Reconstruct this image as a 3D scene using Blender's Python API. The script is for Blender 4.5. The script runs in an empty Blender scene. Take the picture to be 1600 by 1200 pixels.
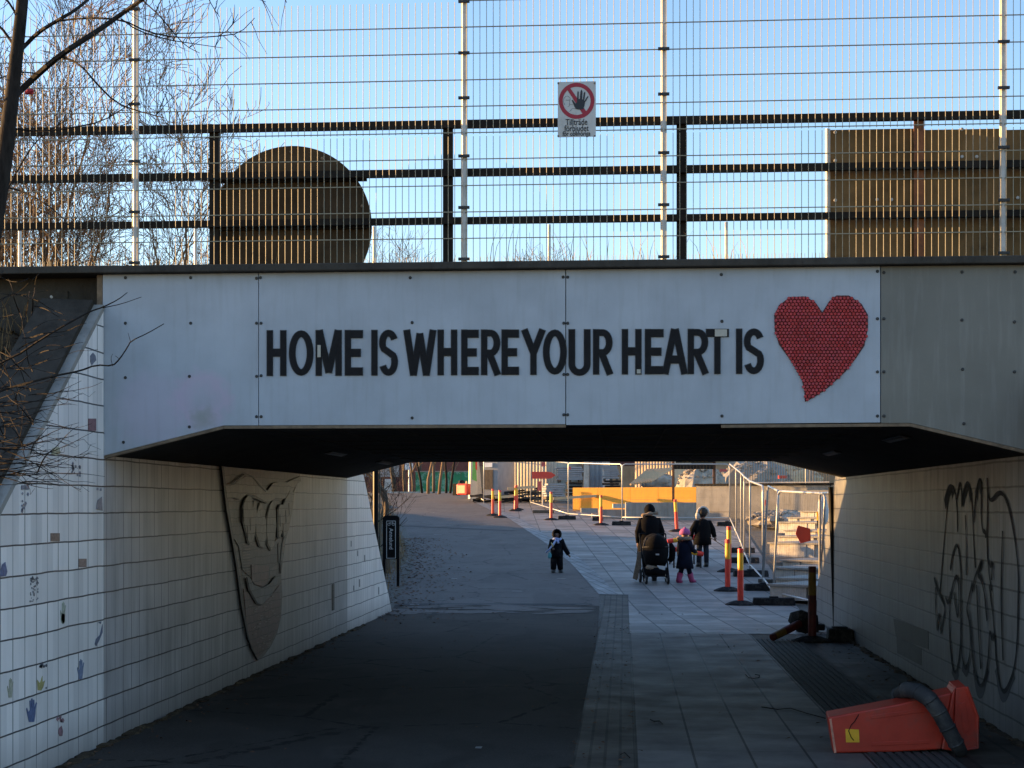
import bpy, bmesh, math, random
from mathutils import Vector, Matrix
random.seed(7)
PI = math.pi
S = bpy.context.scene
# ------------------------------------------------------------------ camera, world, sun
F, HZ, CH = 2430.0, 787.0, 1.82          # focal length in photo pixels, horizon row, eye height
YAW = math.atan(175.0 / F)
cam = bpy.data.cameras.new('camera'); camo = bpy.data.objects.new('camera', cam)
S.collection.objects.link(camo); S.camera = camo
camo.location = (0, 0, CH); camo.rotation_euler = (PI/2, 0, YAW)
cam.sensor_width = 36; cam.lens = F/1600*36; cam.shift_y = 187/1600; cam.clip_end = 3000; cam.clip_start = 0.05
S.view_settings.view_transform = 'Standard'; S.view_settings.look = 'None'; S.view_settings.gamma = 1
S.view_settings.exposure = 1.85
SUN_EL, SUN_AZ = math.radians(6), math.radians(-80)     # azimuth measured clockwise from +Y
W = bpy.data.worlds.new('World'); S.world = W; W.use_nodes = True
wt = W.node_tree; bg = wt.nodes['Background']
sk = wt.nodes.new('ShaderNodeTexSky'); sk.sky_type = 'NISHITA'; sk.sun_disc = False
sk.sun_elevation = SUN_EL; sk.sun_rotation = SUN_AZ; sk.dust_density = 0.4; sk.ozone_density = 2.4; sk.air_density = 1.0
tn = wt.nodes.new('ShaderNodeVectorMath'); tn.operation = 'MULTIPLY'; tn.inputs[1].default_value = (1.035, .95, 1.01)   # white balance of the sky light
wt.links.new(sk.outputs[0], tn.inputs[0]); wt.links.new(tn.outputs[0], bg.inputs[0]); bg.inputs[1].default_value = 0.15
sl = bpy.data.lights.new('sun', 'SUN'); so = bpy.data.objects.new('sun', sl); S.collection.objects.link(so)
sl.energy = 4.6; sl.angle = math.radians(0.5); sl.color = (1.0, 0.58, 0.22)
sv = Vector((math.sin(SUN_AZ)*math.cos(SUN_EL), math.cos(SUN_AZ)*math.cos(SUN_EL), math.sin(SUN_EL)))
so.rotation_euler = sv.to_track_quat('Z', 'Y').to_euler()

# ------------------------------------------------------------------ measuring helpers
ca, sa = math.cos(YAW), math.sin(YAW)
def at(px, py, D):
    xc = (px-800)/F*D
    return Vector((ca*xc - sa*D, sa*xc + ca*D, CH + (HZ-py)/F*D))
def atY(px, py, Y):
    return at(px, py, Y/(sa*(px-800)/F + ca))
def atX(px, py, X):
    return at(px, py, X/(ca*(px-800)/F - sa))
def sstep(a, b, x):
    t = max(0, min(1, (x-a)/(b-a))); return t*t*(3-2*t)
SL = 0.045
def g(Y):                                   # the ground climbs gently beyond the underpass
    if Y < 25: return 0.0
    if Y < 29: return SL*(Y-25)**2/8
    if Y < 76: return SL*(Y-27)
    if Y < 84: t = Y-76; return SL*49 + SL*(t - t*t/16)
    return SL*49 + SL*4
def gp(px, py):
    lo, hi = 5.0, 84.0
    for _ in range(50):
        m = (lo+hi)/2
        p = at(px, py, m)
        if p.z > g(p.y): lo = m
        else: hi = m
    return Vector((p.x, p.y, g(p.y)))
# ------------------------------------------------------------------ mesh helpers
class MB:
    def __init__(s): s.v = []; s.f = []; s.m = []; s.mi = 0
    def add(s, vs, fs):
        o = len(s.v); s.v += [tuple(v) for v in vs]; s.f += [tuple(i+o for i in f) for f in fs]; s.m += [s.mi]*len(fs)
        return s
    def box(s, c, d, rz=0, rx=0, ry=0, taper=1.0):
        R = Matrix.Rotation(rz, 3, 'Z') @ Matrix.Rotation(ry, 3, 'Y') @ Matrix.Rotation(rx, 3, 'X'); c = Vector(c)
        vs = []
        for z in (-.5, .5):
            t = taper if z > 0 else 1
            for x, y in ((-.5, -.5), (.5, -.5), (.5, .5), (-.5, .5)):
                vs.append(c + R @ Vector((x*d[0]*t, y*d[1]*t, z*d[2])))
        return s.add(vs, [(3, 2, 1, 0), (4, 5, 6, 7), (0, 1, 5, 4), (1, 2, 6, 5), (2, 3, 7, 6), (3, 0, 4, 7)])
    def bbox(s, a, b):
        return s.box([(a[i]+b[i])/2 for i in range(3)], [abs(b[i]-a[i]) for i in range(3)])
    def tube(s, pts, r, n=8, cap=True):
        pts = [Vector(p) for p in pts]; N = len(pts)
        if not hasattr(r, '__len__'): r = [r]*N
        vs = []; prev = None
        for i, p in enumerate(pts):
            t = (pts[min(i+1, N-1)] - pts[max(i-1, 0)])
            if t.length < 1e-9: t = Vector((0, 0, 1))
            t.normalize()
            if prev is None:
                u = t.orthogonal().normalized()
            else:
                u = prev - t*prev.dot(t)
                u = u.normalized() if u.length > 1e-6 else t.orthogonal().normalized()
            prev = u; w = t.cross(u)
            for k in range(n):
                a = 2*PI*k/n + PI/n
                vs.append(p + (u*math.cos(a) + w*math.sin(a))*r[i])
        fs = [(i*n+k, i*n+(k+1) % n, (i+1)*n+(k+1) % n, (i+1)*n+k) for i in range(N-1) for k in range(n)]
        if cap: fs += [tuple(range(n-1, -1, -1)), tuple((N-1)*n+k for k in range(n))]
        return s.add(vs, fs)
    def lathe(s, c, prof, n=16, sx=1, sy=1):
        c = Vector(c); vs = []
        for r, z in prof:
            for k in range(n):
                a = 2*PI*k/n; vs.append(c + Vector((r*math.cos(a)*sx, r*math.sin(a)*sy, z)))
        N = len(prof)
        fs = [(i*n+k, i*n+(k+1) % n, (i+1)*n+(k+1) % n, (i+1)*n+k) for i in range(N-1) for k in range(n)]
        fs += [tuple(range(n-1, -1, -1)), tuple((N-1)*n+k for k in range(n))]
        return s.add(vs, fs)
    def rings(s, rg, n=14):                 # rg: (cx, cy, cz, rx, ry) stacked ellipses
        vs = []
        for cx, cy, cz, rx, ry in rg:
            for k in range(n):
                a = 2*PI*k/n; vs.append((cx+rx*math.cos(a), cy+ry*math.sin(a), cz))
        N = len(rg)
        fs = [(i*n+k, i*n+(k+1) % n, (i+1)*n+(k+1) % n, (i+1)*n+k) for i in range(N-1) for k in range(n)]
        fs += [tuple(range(n-1, -1, -1)), tuple((N-1)*n+k for k in range(n))]
        return s.add(vs, fs)
    def blob(s, c, r, n=10, seed=0, rough=0.0):
        rnd = random.Random(seed); c = Vector(c); r = r if hasattr(r, '__len__') else (r, r, r)
        pr = []; m = max(4, n//2)
        vs = [c + Vector((0, 0, -r[2]))]
        for i in range(1, m):
            b = PI*i/m - PI/2
            for k in range(n):
                a = 2*PI*k/n; q = 1 + rnd.uniform(-rough, rough)
                vs.append(c + Vector((r[0]*math.cos(b)*math.cos(a)*q, r[1]*math.cos(b)*math.sin(a)*q, r[2]*math.sin(b)*q)))
        vs.append(c + Vector((0, 0, r[2])))
        fs = [(0, 1+(k+1) % n, 1+k) for k in range(n)]
        for i in range(m-2):
            fs += [(1+i*n+k, 1+i*n+(k+1) % n, 1+(i+1)*n+(k+1) % n, 1+(i+1)*n+k) for k in range(n)]
        L = len(vs)-1
        fs += [(1+(m-2)*n+k, 1+(m-2)*n+(k+1) % n, L) for k in range(n)]
        return s.add(vs, fs)
    def prism(s, poly, off):                # poly: 3-D points of one flat outline, extruded by off
        off = Vector(off); poly = [Vector(p) for p in poly]; n = len(poly)
        return s.add(poly + [p+off for p in poly],
                     [tuple(range(n-1, -1, -1)), tuple(range(n, 2*n))] + [(k, (k+1) % n, n+(k+1) % n, n+k) for k in range(n)])
    def build(s, name, mat, parent=None, smooth=False, loc=None, fix=True, bevel=0):
        me = bpy.data.meshes.new(name); me.from_pydata(s.v, [], s.f)
        mats = mat if isinstance(mat, (list, tuple)) else [mat]
        for m in mats: me.materials.append(m)
        if len(mats) > 1:
            for p, i in zip(me.polygons, s.m): p.material_index = i
        o = bpy.data.objects.new(name, me); S.collection.objects.link(o)
        if fix:
            bm = bmesh.new(); bm.from_mesh(me); bmesh.ops.recalc_face_normals(bm, faces=bm.faces); bm.to_mesh(me); bm.free()
        if smooth:
            for p in me.polygons: p.use_smooth = True
        if loc is not None:
            me.transform(Matrix.Translation(-Vector(loc)))
            if parent is None: o.location = loc
        if parent is not None: o.parent = parent
        if bevel:
            b = o.modifiers.new('bevel', 'BEVEL'); b.width = bevel; b.segments = 2; b.limit_method = 'ANGLE'
        return o
def tag(o, label, cat, group=None, kind=None):
    if label: o['label'] = label
    if cat: o['category'] = cat
    if group: o['group'] = group
    if kind: o['kind'] = kind
    return o
def thing(name, label, cat, loc=(0, 0, 0), rz=0, group=None):
    o = bpy.data.objects.new(name, None); S.collection.objects.link(o)
    o.location = loc; o.rotation_euler = (0, 0, rz); o.empty_display_size = .2
    return tag(o, label, cat, group)
def dup(root, loc, rz=0, label=None, scale=None, rot=None):
    def cp(o, par):
        c = o.copy(); S.collection.objects.link(c)
        if par is not None: c.parent = par
        for ch in o.children: cp(ch, c)
        return c
    r = cp(root, None); r.location = loc; r.rotation_euler = rot if rot else (0, 0, rz)
    if label: r['label'] = label
    if scale: r.scale = scale if hasattr(scale, '__len__') else (scale,)*3
    return r
def text_mesh(txt, size, mat, parent, M, name, off=0.0, ext=0.001):
    c = bpy.data.curves.new(name, 'FONT'); c.body = txt; c.size = size; c.extrude = ext; c.offset = off
    c.align_x = 'CENTER'; c.align_y = 'CENTER'
    t = bpy.data.objects.new(name, c); S.collection.objects.link(t)
    dg = bpy.context.evaluated_depsgraph_get(); me = bpy.data.meshes.new_from_object(t.evaluated_get(dg))
    bpy.data.objects.remove(t); me.name = name; me.materials.clear(); me.materials.append(mat)
    me.transform(M)
    o = bpy.data.objects.new(name, me); S.collection.objects.link(o); o.parent = parent
    return o
def skin(name, nodes, edges, mat, parent, sub=1):
    """nodes: {key:(pos, radius)}; one continuous skinned surface"""
    ks = list(nodes); me = bpy.data.meshes.new(name)
    me.from_pydata([nodes[k][0] for k in ks], [(ks.index(a), ks.index(b)) for a, b in edges], [])
    o = bpy.data.objects.new(name, me); S.collection.objects.link(o)
    m = o.modifiers.new('skin', 'SKIN'); m.use_smooth_shade = True
    for i, k in enumerate(ks):
        d = me.skin_vertices[0].data[i]; r = nodes[k][1]; d.radius = r if hasattr(r, '__len__') else (r, r); d.use_root = (i == 0)
    o.modifiers.new('sub', 'SUBSURF').levels = sub; o.modifiers['sub'].render_levels = sub
    dg = bpy.context.evaluated_depsgraph_get(); m2 = bpy.data.meshes.new_from_object(o.evaluated_get(dg))
    bpy.data.objects.remove(o); m2.name = name; m2.materials.clear(); m2.materials.append(mat)
    for p in m2.polygons: p.use_smooth = True; p.material_index = 0
    o = bpy.data.objects.new(name, m2); S.collection.objects.link(o)
    if parent is not None: o.parent = parent
    return o
# ------------------------------------------------------------------ materials
class NT:
    def __init__(s, name):
        s.mat = bpy.data.materials.new(name); s.mat.use_nodes = True; s.t = s.mat.node_tree
        s.b = s.t.nodes['Principled BSDF']
    def n(s, typ, **kw):
        x = s.t.nodes.new('ShaderNode'+typ)
        for k, v in kw.items(): setattr(x, k, v)
        return x
    def l(s, a, b): s.t.links.new(a, b)
    def val(s, sock, v):
        if isinstance(v, (int, float)): sock.default_value = v
        elif isinstance(v, tuple): sock.default_value = v
        else: s.l(v, sock)
    def math(s, op, a, b=0.0, c=None):
        x = s.n('Math', operation=op); s.val(x.inputs[0], a); s.val(x.inputs[1], b)
        if c is not None: s.val(x.inputs[2], c)
        return x.outputs[0]
    def pos(s):
        ge = s.n('NewGeometry'); return ge.outputs['Position']
    def obj(s): return s.n('TexCoord').outputs['Object']
    def sep(s, v):
        x = s.n('SeparateXYZ'); s.l(v, x.inputs[0]); return x.outputs
    def comb(s, x, y, z=0.0):
        c = s.n('CombineXYZ')
        for i, v in enumerate((x, y, z)): s.val(c.inputs[i], v)
        return c.outputs[0]
    def noise(s, vec, scale, detail=4, rough=.6):
        x = s.n('TexNoise'); s.l(vec, x.inputs['Vector']); x.inputs['Scale'].default_value = scale
        x.inputs['Detail'].default_value = detail; x.inputs['Roughness'].default_value = rough
        return x.outputs['Fac']
    def scalev(s, vec, k):
        x = s.n('VectorMath', operation='MULTIPLY'); s.l(vec, x.inputs[0]); x.inputs[1].default_value = k; return x.outputs[0]
    def ramp(s, fac, stops):
        x = s.n('ValToRGB'); s.l(fac, x.inputs[0]); e = x.color_ramp.elements
        while len(e) < len(stops): e.new(.5)
        for q, (p, c) in zip(e, stops):
            q.position = p; q.color = c if len(c) == 4 else (*c, 1)
        return x.outputs[0]
    def mix(s, fac, a, b, mode='MIX'):
        x = s.n('Mix', data_type='RGBA', blend_type=mode); s.val(x.inputs[0], fac)
        for sock, v in ((x.inputs[6], a), (x.inputs[7], b)):
            if isinstance(v, tuple): sock.default_value = v if len(v) == 4 else (*v, 1)
            else: s.l(v, sock)
        return x.outputs[2]
    def bump(s, h, strength=.3, dist=.01):
        x = s.n('Bump'); x.inputs['Strength'].default_value = strength; x.inputs['Distance'].default_value = dist
        s.l(h, x.inputs['Height']); s.l(x.outputs[0], s.b.inputs['Normal'])
    def col(s, c):
        s.val(s.b.inputs['Base Color'], c if not isinstance(c, tuple) else (*c[:3], 1))
    def set(s, **kw):
        for k, v in kw.items(): s.val(s.b.inputs[k], v)
        return s.mat
def simple(name, c, rough=.6, var=.25, scale=12, metal=0.0, bump=.15, dirt=None, dist=.004, world=False):
    m = NT(name); v = m.pos() if world else m.obj()
    n1 = m.noise(v, scale, 5); n2 = m.noise(v, scale*.23, 3)
    k = m.math('ADD', m.math('MULTIPLY', n1, .6), m.math('MULTIPLY', n2, .4))
    lo = tuple(x*(1-var) for x in c); hi = tuple(min(1, x*(1+var)) for x in c)
    cc = m.ramp(k, [(.3, lo), (.7, hi)])
    if dirt:
        f = m.ramp(m.noise(v, scale*.5, 6, .7), [(.5, (0, 0, 0)), (.68, (1, 1, 1))])
        cc = m.mix(f, cc, dirt)
    m.col(cc); m.set(Roughness=rough, Metallic=metal)
    if bump: m.bump(n1, bump, dist)
    return m.mat
M = {}
# glazed white tiles on the walls, courses 0.2 m high
def tile_mat(name, base, warm, dense, seed=0.0, grime=.4, jw=.026):
    m = NT(name); p = m.pos(); X, Y, Z = m.sep(p)
    T = .2
    wob = m.math('MULTIPLY', m.math('SUBTRACT', m.noise(m.comb(Y, Z, seed), 1.3, 3), .5), .03)
    zz = m.math('DIVIDE', m.math('ADD', Z, m.math('ADD', wob, -.05)), T)
    yy = m.math('DIVIDE', Y, T)
    fz, iz = m.math('FRACT', zz), m.math('FLOOR', zz)
    fy, iy = m.math('FRACT', yy), m.math('FLOOR', yy)
    hl = m.math('LESS_THAN', m.math('ABSOLUTE', m.math('SUBTRACT', fz, .5)), jw)
    wn = m.n('TexWhiteNoise', noise_dimensions='2D'); m.l(m.comb(iy, m.math('FLOOR', m.math('ADD', zz, .5))), wn.inputs['Vector'])
    wv = wn.outputs['Value']
    wn2 = m.n('TexWhiteNoise', noise_dimensions='2D'); m.l(m.comb(m.math('ADD', iy, 31.7), iz), wn2.inputs['Vector'])
    jit = m.math('MULTIPLY', m.math('SUBTRACT', wn2.outputs['Value'], .5), 0.0 if not dense else .3)
    vl = m.math('LESS_THAN', m.math('ABSOLUTE', m.math('SUBTRACT', m.math('ADD', fy, jit), .5)), .028)
    vs = m.math('MULTIPLY', vl, m.math('MULTIPLY_ADD', m.math('POWER', wv, 1.2), .7, .28))
    joint = m.math('MAXIMUM', m.math('MULTIPLY', hl, .95), vs)
    tone = m.math('MULTIPLY_ADD', wv, .20, .86)
    big = m.noise(m.scalev(p, (.6, .6, 1.0)), 1.2, 5)
    streak = m.noise(m.scalev(p, (1, 5, .8)), 1.3, 6, .65)
    c = m.mix(m.ramp(big, [(.35, (0, 0, 0)), (.7, (1, 1, 1))]), base, warm)
    c = m.mix(1.0, c, m.comb(tone, tone, tone), 'MULTIPLY')
    gr = m.ramp(streak, [(.48, (0, 0, 0)), (.75, (grime, grime, grime))])
    c = m.mix(gr, c, (.10, .09, .085))
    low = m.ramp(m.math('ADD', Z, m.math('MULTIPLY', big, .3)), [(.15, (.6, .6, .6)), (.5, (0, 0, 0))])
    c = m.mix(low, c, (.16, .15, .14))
    c = m.mix(joint, c, (.02, .02, .022))
    m.col(c)
    m.set(Roughness=m.math('MULTIPLY_ADD', streak, .3, .28))
    h = m.math('SUBTRACT', m.math('MULTIPLY', m.noise(p, 14, 2), .25), joint)
    m.bump(h, .45, .004)
    return m.mat
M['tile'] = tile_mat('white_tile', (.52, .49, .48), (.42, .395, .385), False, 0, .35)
M['tile_wing'] = tile_mat('daylit_white_tile', (.90, .84, .80), (.82, .77, .73), False, 2, .12)  # same tiles, whitened to carry the daylight outside the tunnel
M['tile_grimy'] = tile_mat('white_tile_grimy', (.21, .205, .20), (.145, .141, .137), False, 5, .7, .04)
# painted board facing
def board_mat(name, c, dirt, k):
    m = NT(name); p = m.pos()
    a = m.noise(m.scalev(p, (1, 1, 1)), 2.2, 5); st = m.noise(m.scalev(p, (14, 1, 1.2)), 1.3, 6)
    cc = m.mix(m.ramp(a, [(.35, (0, 0, 0)), (.75, (1, 1, 1))]), c, tuple(x*.80 for x in c))
    cc = m.mix(m.ramp(st, [(.5, (0, 0, 0)), (.8, (k, k, k))]), cc, dirt)
    sp = m.noise(p, 60, 2); cc = m.mix(m.ramp(sp, [(.68, (0, 0, 0)), (.78, (.35, .35, .35))]), cc, dirt)
    if k < .29:                                # faint washed-off paint patches, low on the left board
        def patch(cx, cz, r, colr, s0, s1):
            nonlocal cc
            X, Y, Z = m.sep(p)
            d = m.math('SQRT', m.math('ADD', m.math('POWER', m.math('SUBTRACT', X, cx), 2.0), m.math('POWER', m.math('SUBTRACT', Z, cz), 2.0)))
            d = m.math('ADD', d, m.math('MULTIPLY', m.math('SUBTRACT', m.noise(p, 9, 5), .5), .25))
            cc = m.mix(m.ramp(m.math('DIVIDE', d, r), [(0.0, (s0,)*3), (.62, (s1,)*3), (1.0, (0, 0, 0))]), cc, colr)
        q = atY(315, 625, 11.45); patch(q.x, q.z, .26, (.50, .38, .50), .05, .55)
        q = atY(240, 640, 11.45); patch(q.x, q.z, .34, (.50, .42, .55), .35, .3)
        q = atY(318, 652, 11.45); patch(q.x, q.z, .11, (.28, .30, .28), .8, .5)
    m.col(cc); m.set(Roughness=.5); m.bump(a, .12, .01)
    return m.mat
M['board'] = board_mat('pale_painted_board', (.40, .445, .50), (.20, .20, .19), .28)
M['board_grey'] = board_mat('grey_painted_board', (.165, .16, .138), (.33, .33, .31), .32)
def concrete(name, c, k=.35, sc=3, bump=.5):
    m = NT(name); p = m.pos(); a = m.noise(p, sc, 8, .65); b = m.noise(p, sc*11, 4); d = m.noise(m.scalev(p, (3, 3, .5)), sc, 5)
    cc = m.ramp(a, [(.25, tuple(x*(1-k) for x in c)), (.5, c), (.8, tuple(x*(1+k) for x in c))])
    cc = m.mix(m.ramp(d, [(.5, (0, 0, 0)), (.75, (.6, .6, .6))]), cc, tuple(x*.45 for x in c))
    cc = m.mix(m.ramp(b, [(.62, (0, 0, 0)), (.72, (.5, .5, .5))]), cc, tuple(x*.4 for x in c))
    m.col(cc); m.set(Roughness=.9); m.bump(m.math('ADD', a, m.math('MULTIPLY', b, .5)), bump, .02)
    return m.mat
M['concrete'] = concrete('weathered_concrete', (.16, .15, .135))
M['coping'] = concrete('brown_weathered_coping', (.05, .043, .035), .55)
M['concrete_dark'] = concrete('mossy_dark_concrete', (.06, .055, .048))
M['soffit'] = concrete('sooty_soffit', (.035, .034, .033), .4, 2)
M['concrete_pale'] = concrete('pale_concrete', (.30, .28, .25), .25, 2)
M['block'] = concrete('pale_stone_block', (.50, .46, .40), .35, 5)
# ground sheets
def asphalt(name, c):
    m = NT(name); p = m.pos(); a = m.noise(p, .7, 6, .6); b = m.noise(p, 90, 3, .7); d = m.noise(m.scalev(p, (1, .35, 1)), 2.6, 7, .7)
    cc = m.ramp(a, [(.3, tuple(x*.75 for x in c)), (.7, tuple(x*1.25 for x in c))])
    cc = m.mix(m.ramp(b, [(.35, (0, 0, 0)), (.75, (.5, .5, .5))]), cc, tuple(min(1, x*2.4) for x in c))
    cc = m.mix(m.ramp(d, [(.55, (0, 0, 0)), (.75, (.6, .6, .6))]), cc, tuple(x*.55 for x in c))
    vo = m.n('TexVoronoi', feature='DISTANCE_TO_EDGE'); vo.inputs['Scale'].default_value = .55; m.l(m.n('VectorMath', operation='ADD').outputs[0] if False else p, vo.inputs['Vector'])
    crk = m.math('MULTIPLY', m.math('LESS_THAN', m.math('ADD', vo.outputs['Distance'], m.math('MULTIPLY', m.math('SUBTRACT', m.noise(p, 5, 6, .7), .5), .12)), .006), .8)
    cc = m.mix(crk, cc, tuple(x*.2 for x in c))
    pt = m.ramp(m.noise(m.scalev(p, (.5, .22, 1)), 1.1, 3), [(.54, (0, 0, 0)), (.56, (.35, .35, .35))]); cc = m.mix(pt, cc, tuple(x*.6 for x in c))
    gl = m.ramp(m.noise(p, 210, 2), [(.70, (0, 0, 0)), (.74, (.6, .6, .6))]); cc = m.mix(gl, cc, tuple(min(1, x*5) for x in c))
    m.col(cc); m.set(Roughness=.82); m.bump(b, .6, .006)
    return m.mat
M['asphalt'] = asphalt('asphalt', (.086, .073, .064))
M['asphalt_in'] = asphalt('shaded_asphalt', (.050, .043, .037))  # same asphalt as outside, darkened to carry the shade of the underpass
M['asphalt_dark'] = asphalt('asphalt_patch', (.028, .028, .03))
def paving(name, c, ang, w, l, x0=0.0, groove=.02, k=.16, stag=.5):
    m = NT(name); p = m.pos(); mp = m.n('Mapping'); m.l(p, mp.inputs[0]); mp.inputs['Rotation'].default_value = (0, 0, ang)
    X, Y, Z = m.sep(mp.outputs[0])
    u = m.math('DIVIDE', m.math('SUBTRACT', X, x0), w); iu = m.math('FLOOR', u); fu = m.math('FRACT', u)
    v = m.math('ADD', m.math('DIVIDE', Y, l), m.math('MULTIPLY', iu, stag)); iv = m.math('FLOOR', v); fv = m.math('FRACT', v)
    gu = m.math('GREATER_THAN', m.math('ABSOLUTE', m.math('SUBTRACT', fu, .5)), .5-groove/w*.5)
    gv = m.math('GREATER_THAN', m.math('ABSOLUTE', m.math('SUBTRACT', fv, .5)), .5-groove*.6/l*.5)
    wn = m.n('TexWhiteNoise', noise_dimensions='2D'); m.l(m.comb(iu, iv), wn.inputs['Vector'])
    t = m.math('MULTIPLY_ADD', wn.outputs['Value'], 2*k, 1-k)
    a = m.noise(p, 1.7, 7, .65); b = m.noise(p, 50, 4)
    cc = m.mix(m.ramp(a, [(.35, (0, 0, 0)), (.75, (1, 1, 1))]), c, tuple(x*.62 for x in c))
    cc = m.mix(1.0, cc, m.comb(t, t, t), 'MULTIPLY')
    cc = m.mix(m.ramp(b, [(.6, (0, 0, 0)), (.8, (.4, .4, .4))]), cc, tuple(x*.4 for x in c))
    cc = m.mix(m.math('MULTIPLY', gv, .6), cc, (.03, .028, .025)); cc = m.mix(m.math('MULTIPLY', gu, .92), cc, (.018, .017, .016))
    m.col(cc); m.set(Roughness=m.math('MULTIPLY_ADD', a, .5, .35))
    m.bump(m.math('SUBTRACT', m.math('MULTIPLY', b, .3), m.math('MAXIMUM', gu, m.math('MULTIPLY', gv, .5))), .5, .006)
    return m.mat
M['slab_in'] = paving('paving_slabs', (.150, .131, .116), 0, .41, .82, .09, .018, .14, 0)  # same slabs as outside, tunnel shade put into a darker colour
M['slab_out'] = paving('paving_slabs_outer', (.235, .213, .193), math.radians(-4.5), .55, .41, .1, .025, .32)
M['cobble'] = paving('small_setts', (.07, .061, .053), 0, .108, .2, .08, .022, .25)
M['setts_line'] = paving('edge_setts', (.24, .24, .235), math.radians(-13), .18, .3, .0, .02, .25)
M['brickpave'] = paving('worn_side_slabs', (.05, .043, .036), 0, .35, .35, 0, .03, .3)
M['soil'] = simple('leafy_soil', (.062, .045, .03), .95, .6, 9, bump=1, dist=.05, world=True, dirt=(.14, .10, .055))
M['verge'] = simple('leafy_verge', (.10, .078, .052), .95, .6, 14, bump=1, dist=.03, world=True, dirt=(.045, .055, .02))
M['gravel'] = simple('ballast_gravel', (.13, .12, .10), .95, .5, 25, bump=1, dist=.03, world=True)
# simple ones
M['black_tile'] = simple('black_glazed_tile', (.006, .006, .008), .55, .6, 60, bump=.5)
M['black_tile'].node_tree.nodes['Principled BSDF'].inputs['Specular IOR Level'].default_value = .2
M['grout'] = simple('grout_cream', (.42, .40, .34), .8)
M['red_cap'] = simple('red_glass_cap', (.40, .028, .034), .45, .35, 40, bump=.1)
M['red_under'] = simple('dark_red_backing', (.09, .012, .012), .7)
M['galv'] = simple('galvanised_steel', (.40, .38, .36), .5, .2, 30, metal=.0, bump=.05)
M['wire_dark'] = simple('thin_mesh_wire', (.10, .095, .085), .7, .2, 30, bump=0)
M['wire'] = simple('galvanised_wire', (.30, .27, .19), .6, .2, 30, bump=0)
M['galv_post'] = simple('galvanised_post', (.48, .47, .44), .5, .25, 12, metal=.2, bump=.1)
M['rail'] = simple('dark_tarred_rail', (.018, .015, .012), .6, .5, 10, bump=.3)
M['rust'] = simple('rusty_post', (.20, .075, .028), .8, .5, 14, bump=.4, dirt=(.05, .025, .015))
M['ply'] = simple('weathered_brown_board', (.19, .118, .052), .85, .6, 3.5, bump=.5, dirt=(.07, .045, .022), world=True)
M['ply_dark'] = simple('dark_brown_disc', (.075, .050, .028), .85, .75, 2.6, bump=.6, dirt=(.018, .014, .010))
M['screw'] = simple('dark_screw', (.02, .02, .02), .5)
M['screw_l'] = simple('pale_screw', (.42, .41, .38), .5)
M['trim'] = simple('rusty_edge_strip', (.17, .12, .075), .8, .5, 18)
M['white'] = simple('sign_white', (.52, .52, .50), .5, .08, 8, bump=0, dirt=(.42, .41, .38))
M['sign_red'] = simple('sign_red', (.33, .012, .03), .5, .1, bump=0)
M['sign_blk'] = simple('sign_black', (.012, .013, .018), .5, .1, bump=0)
M['orange'] = simple('orange_plastic', (.46, .036, .016), .5, .35, 5, bump=.25, dirt=(.17, .05, .035))
M['orange_post'] = simple('red_orange_plastic', (.72, .05, .028), .4, .15, 9, bump=.1)
M['yellow'] = simple('yellow_sleeve', (.80, .42, .02), .45, .15, 12, bump=.1)
M['rubber'] = simple('black_rubber', (.02, .02, .021), .75, .4, 20, bump=.4, dirt=(.06, .055, .05))
M['rubber_g'] = simple('dusty_rubber', (.032, .032, .033), .8, .5, 14, bump=.6, dirt=(.075, .07, .065))
M['yellow_wall'] = simple('ochre_board', (.80, .36, .03), .6, .12, 4, bump=.1)
M['blackm'] = simple('black_enamel', (.006, .006, .007), .4, .3)
M['greenm'] = simple('green_enamel', (.02, .05, .04), .4, .3)
M['brick'] = None
m = NT('red_brick'); p = m.pos(); X, Y, Z = m.sep(p); br = m.n('TexBrick'); m.l(m.comb(m.math('ADD', X, m.math('MULTIPLY', Y, .7)), Z), br.inputs['Vector'])
br.inputs['Scale'].default_value = 4; br.inputs['Color1'].default_value = (.20, .045, .035, 1); br.inputs['Color2'].default_value = (.14, .03, .025, 1); br.inputs['Mortar'].default_value = (.2, .15, .12, 1)
m.col(m.mix(m.math('MULTIPLY', m.noise(p, 1.5, 5), .5), br.outputs['Color'], (.08, .03, .025))); m.set(Roughness=.85); M['brick'] = m.mat
m = NT('green_hoarding'); p = m.pos()
a = m.noise(p, .9, 6, .7); m.col(m.mix(m.ramp(m.math('ABSOLUTE', m.math('SUBTRACT', a, .5)), [(.0, (1, 1, 1)), (.035, (0, 0, 0))]), m.ramp(m.noise(p, .5, 3), [(.4, (.01, .17, .07)), (.65, (.03, .30, .14))]), (.18, .38, .30))); m.set(Roughness=.6); M['green'] = m.mat
def bark(name, c, c2):
    m = NT(name); p = m.obj(); a = m.noise(m.scalev(p, (1, 1, .25)), 30, 6, .7)
    m.col(m.ramp(a, [(.3, c), (.7, c2)])); m.set(Roughness=.9); m.bump(a, .6, .01); return m.mat
M['bark'] = bark('grey_bark', (.035, .027, .02), (.10, .08, .06))
M['bark_gold'] = bark('pale_twig_bark', (.10, .062, .034), (.24, .155, .085))
M['bark_dark'] = bark('dark_bark', (.012, .010, .009), (.04, .033, .028))
M['bark_mid'] = bark('brown_bark', (.06, .042, .028), (.16, .12, .08))
M['glass'] = simple('window_glass', (.03, .04, .05), .1, .1, bump=0)

def dull(*names):
    for n_ in names: M[n_].node_tree.nodes['Principled BSDF'].inputs['Specular IOR Level'].default_value = .12
dull('blackm', 'asphalt_in', 'slab_in', 'cobble', 'brickpave', 'coping', 'concrete_dark', 'soffit', 'rubber', 'rail', 'ply', 'ply_dark', 'soil', 'bark_dark')
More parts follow.
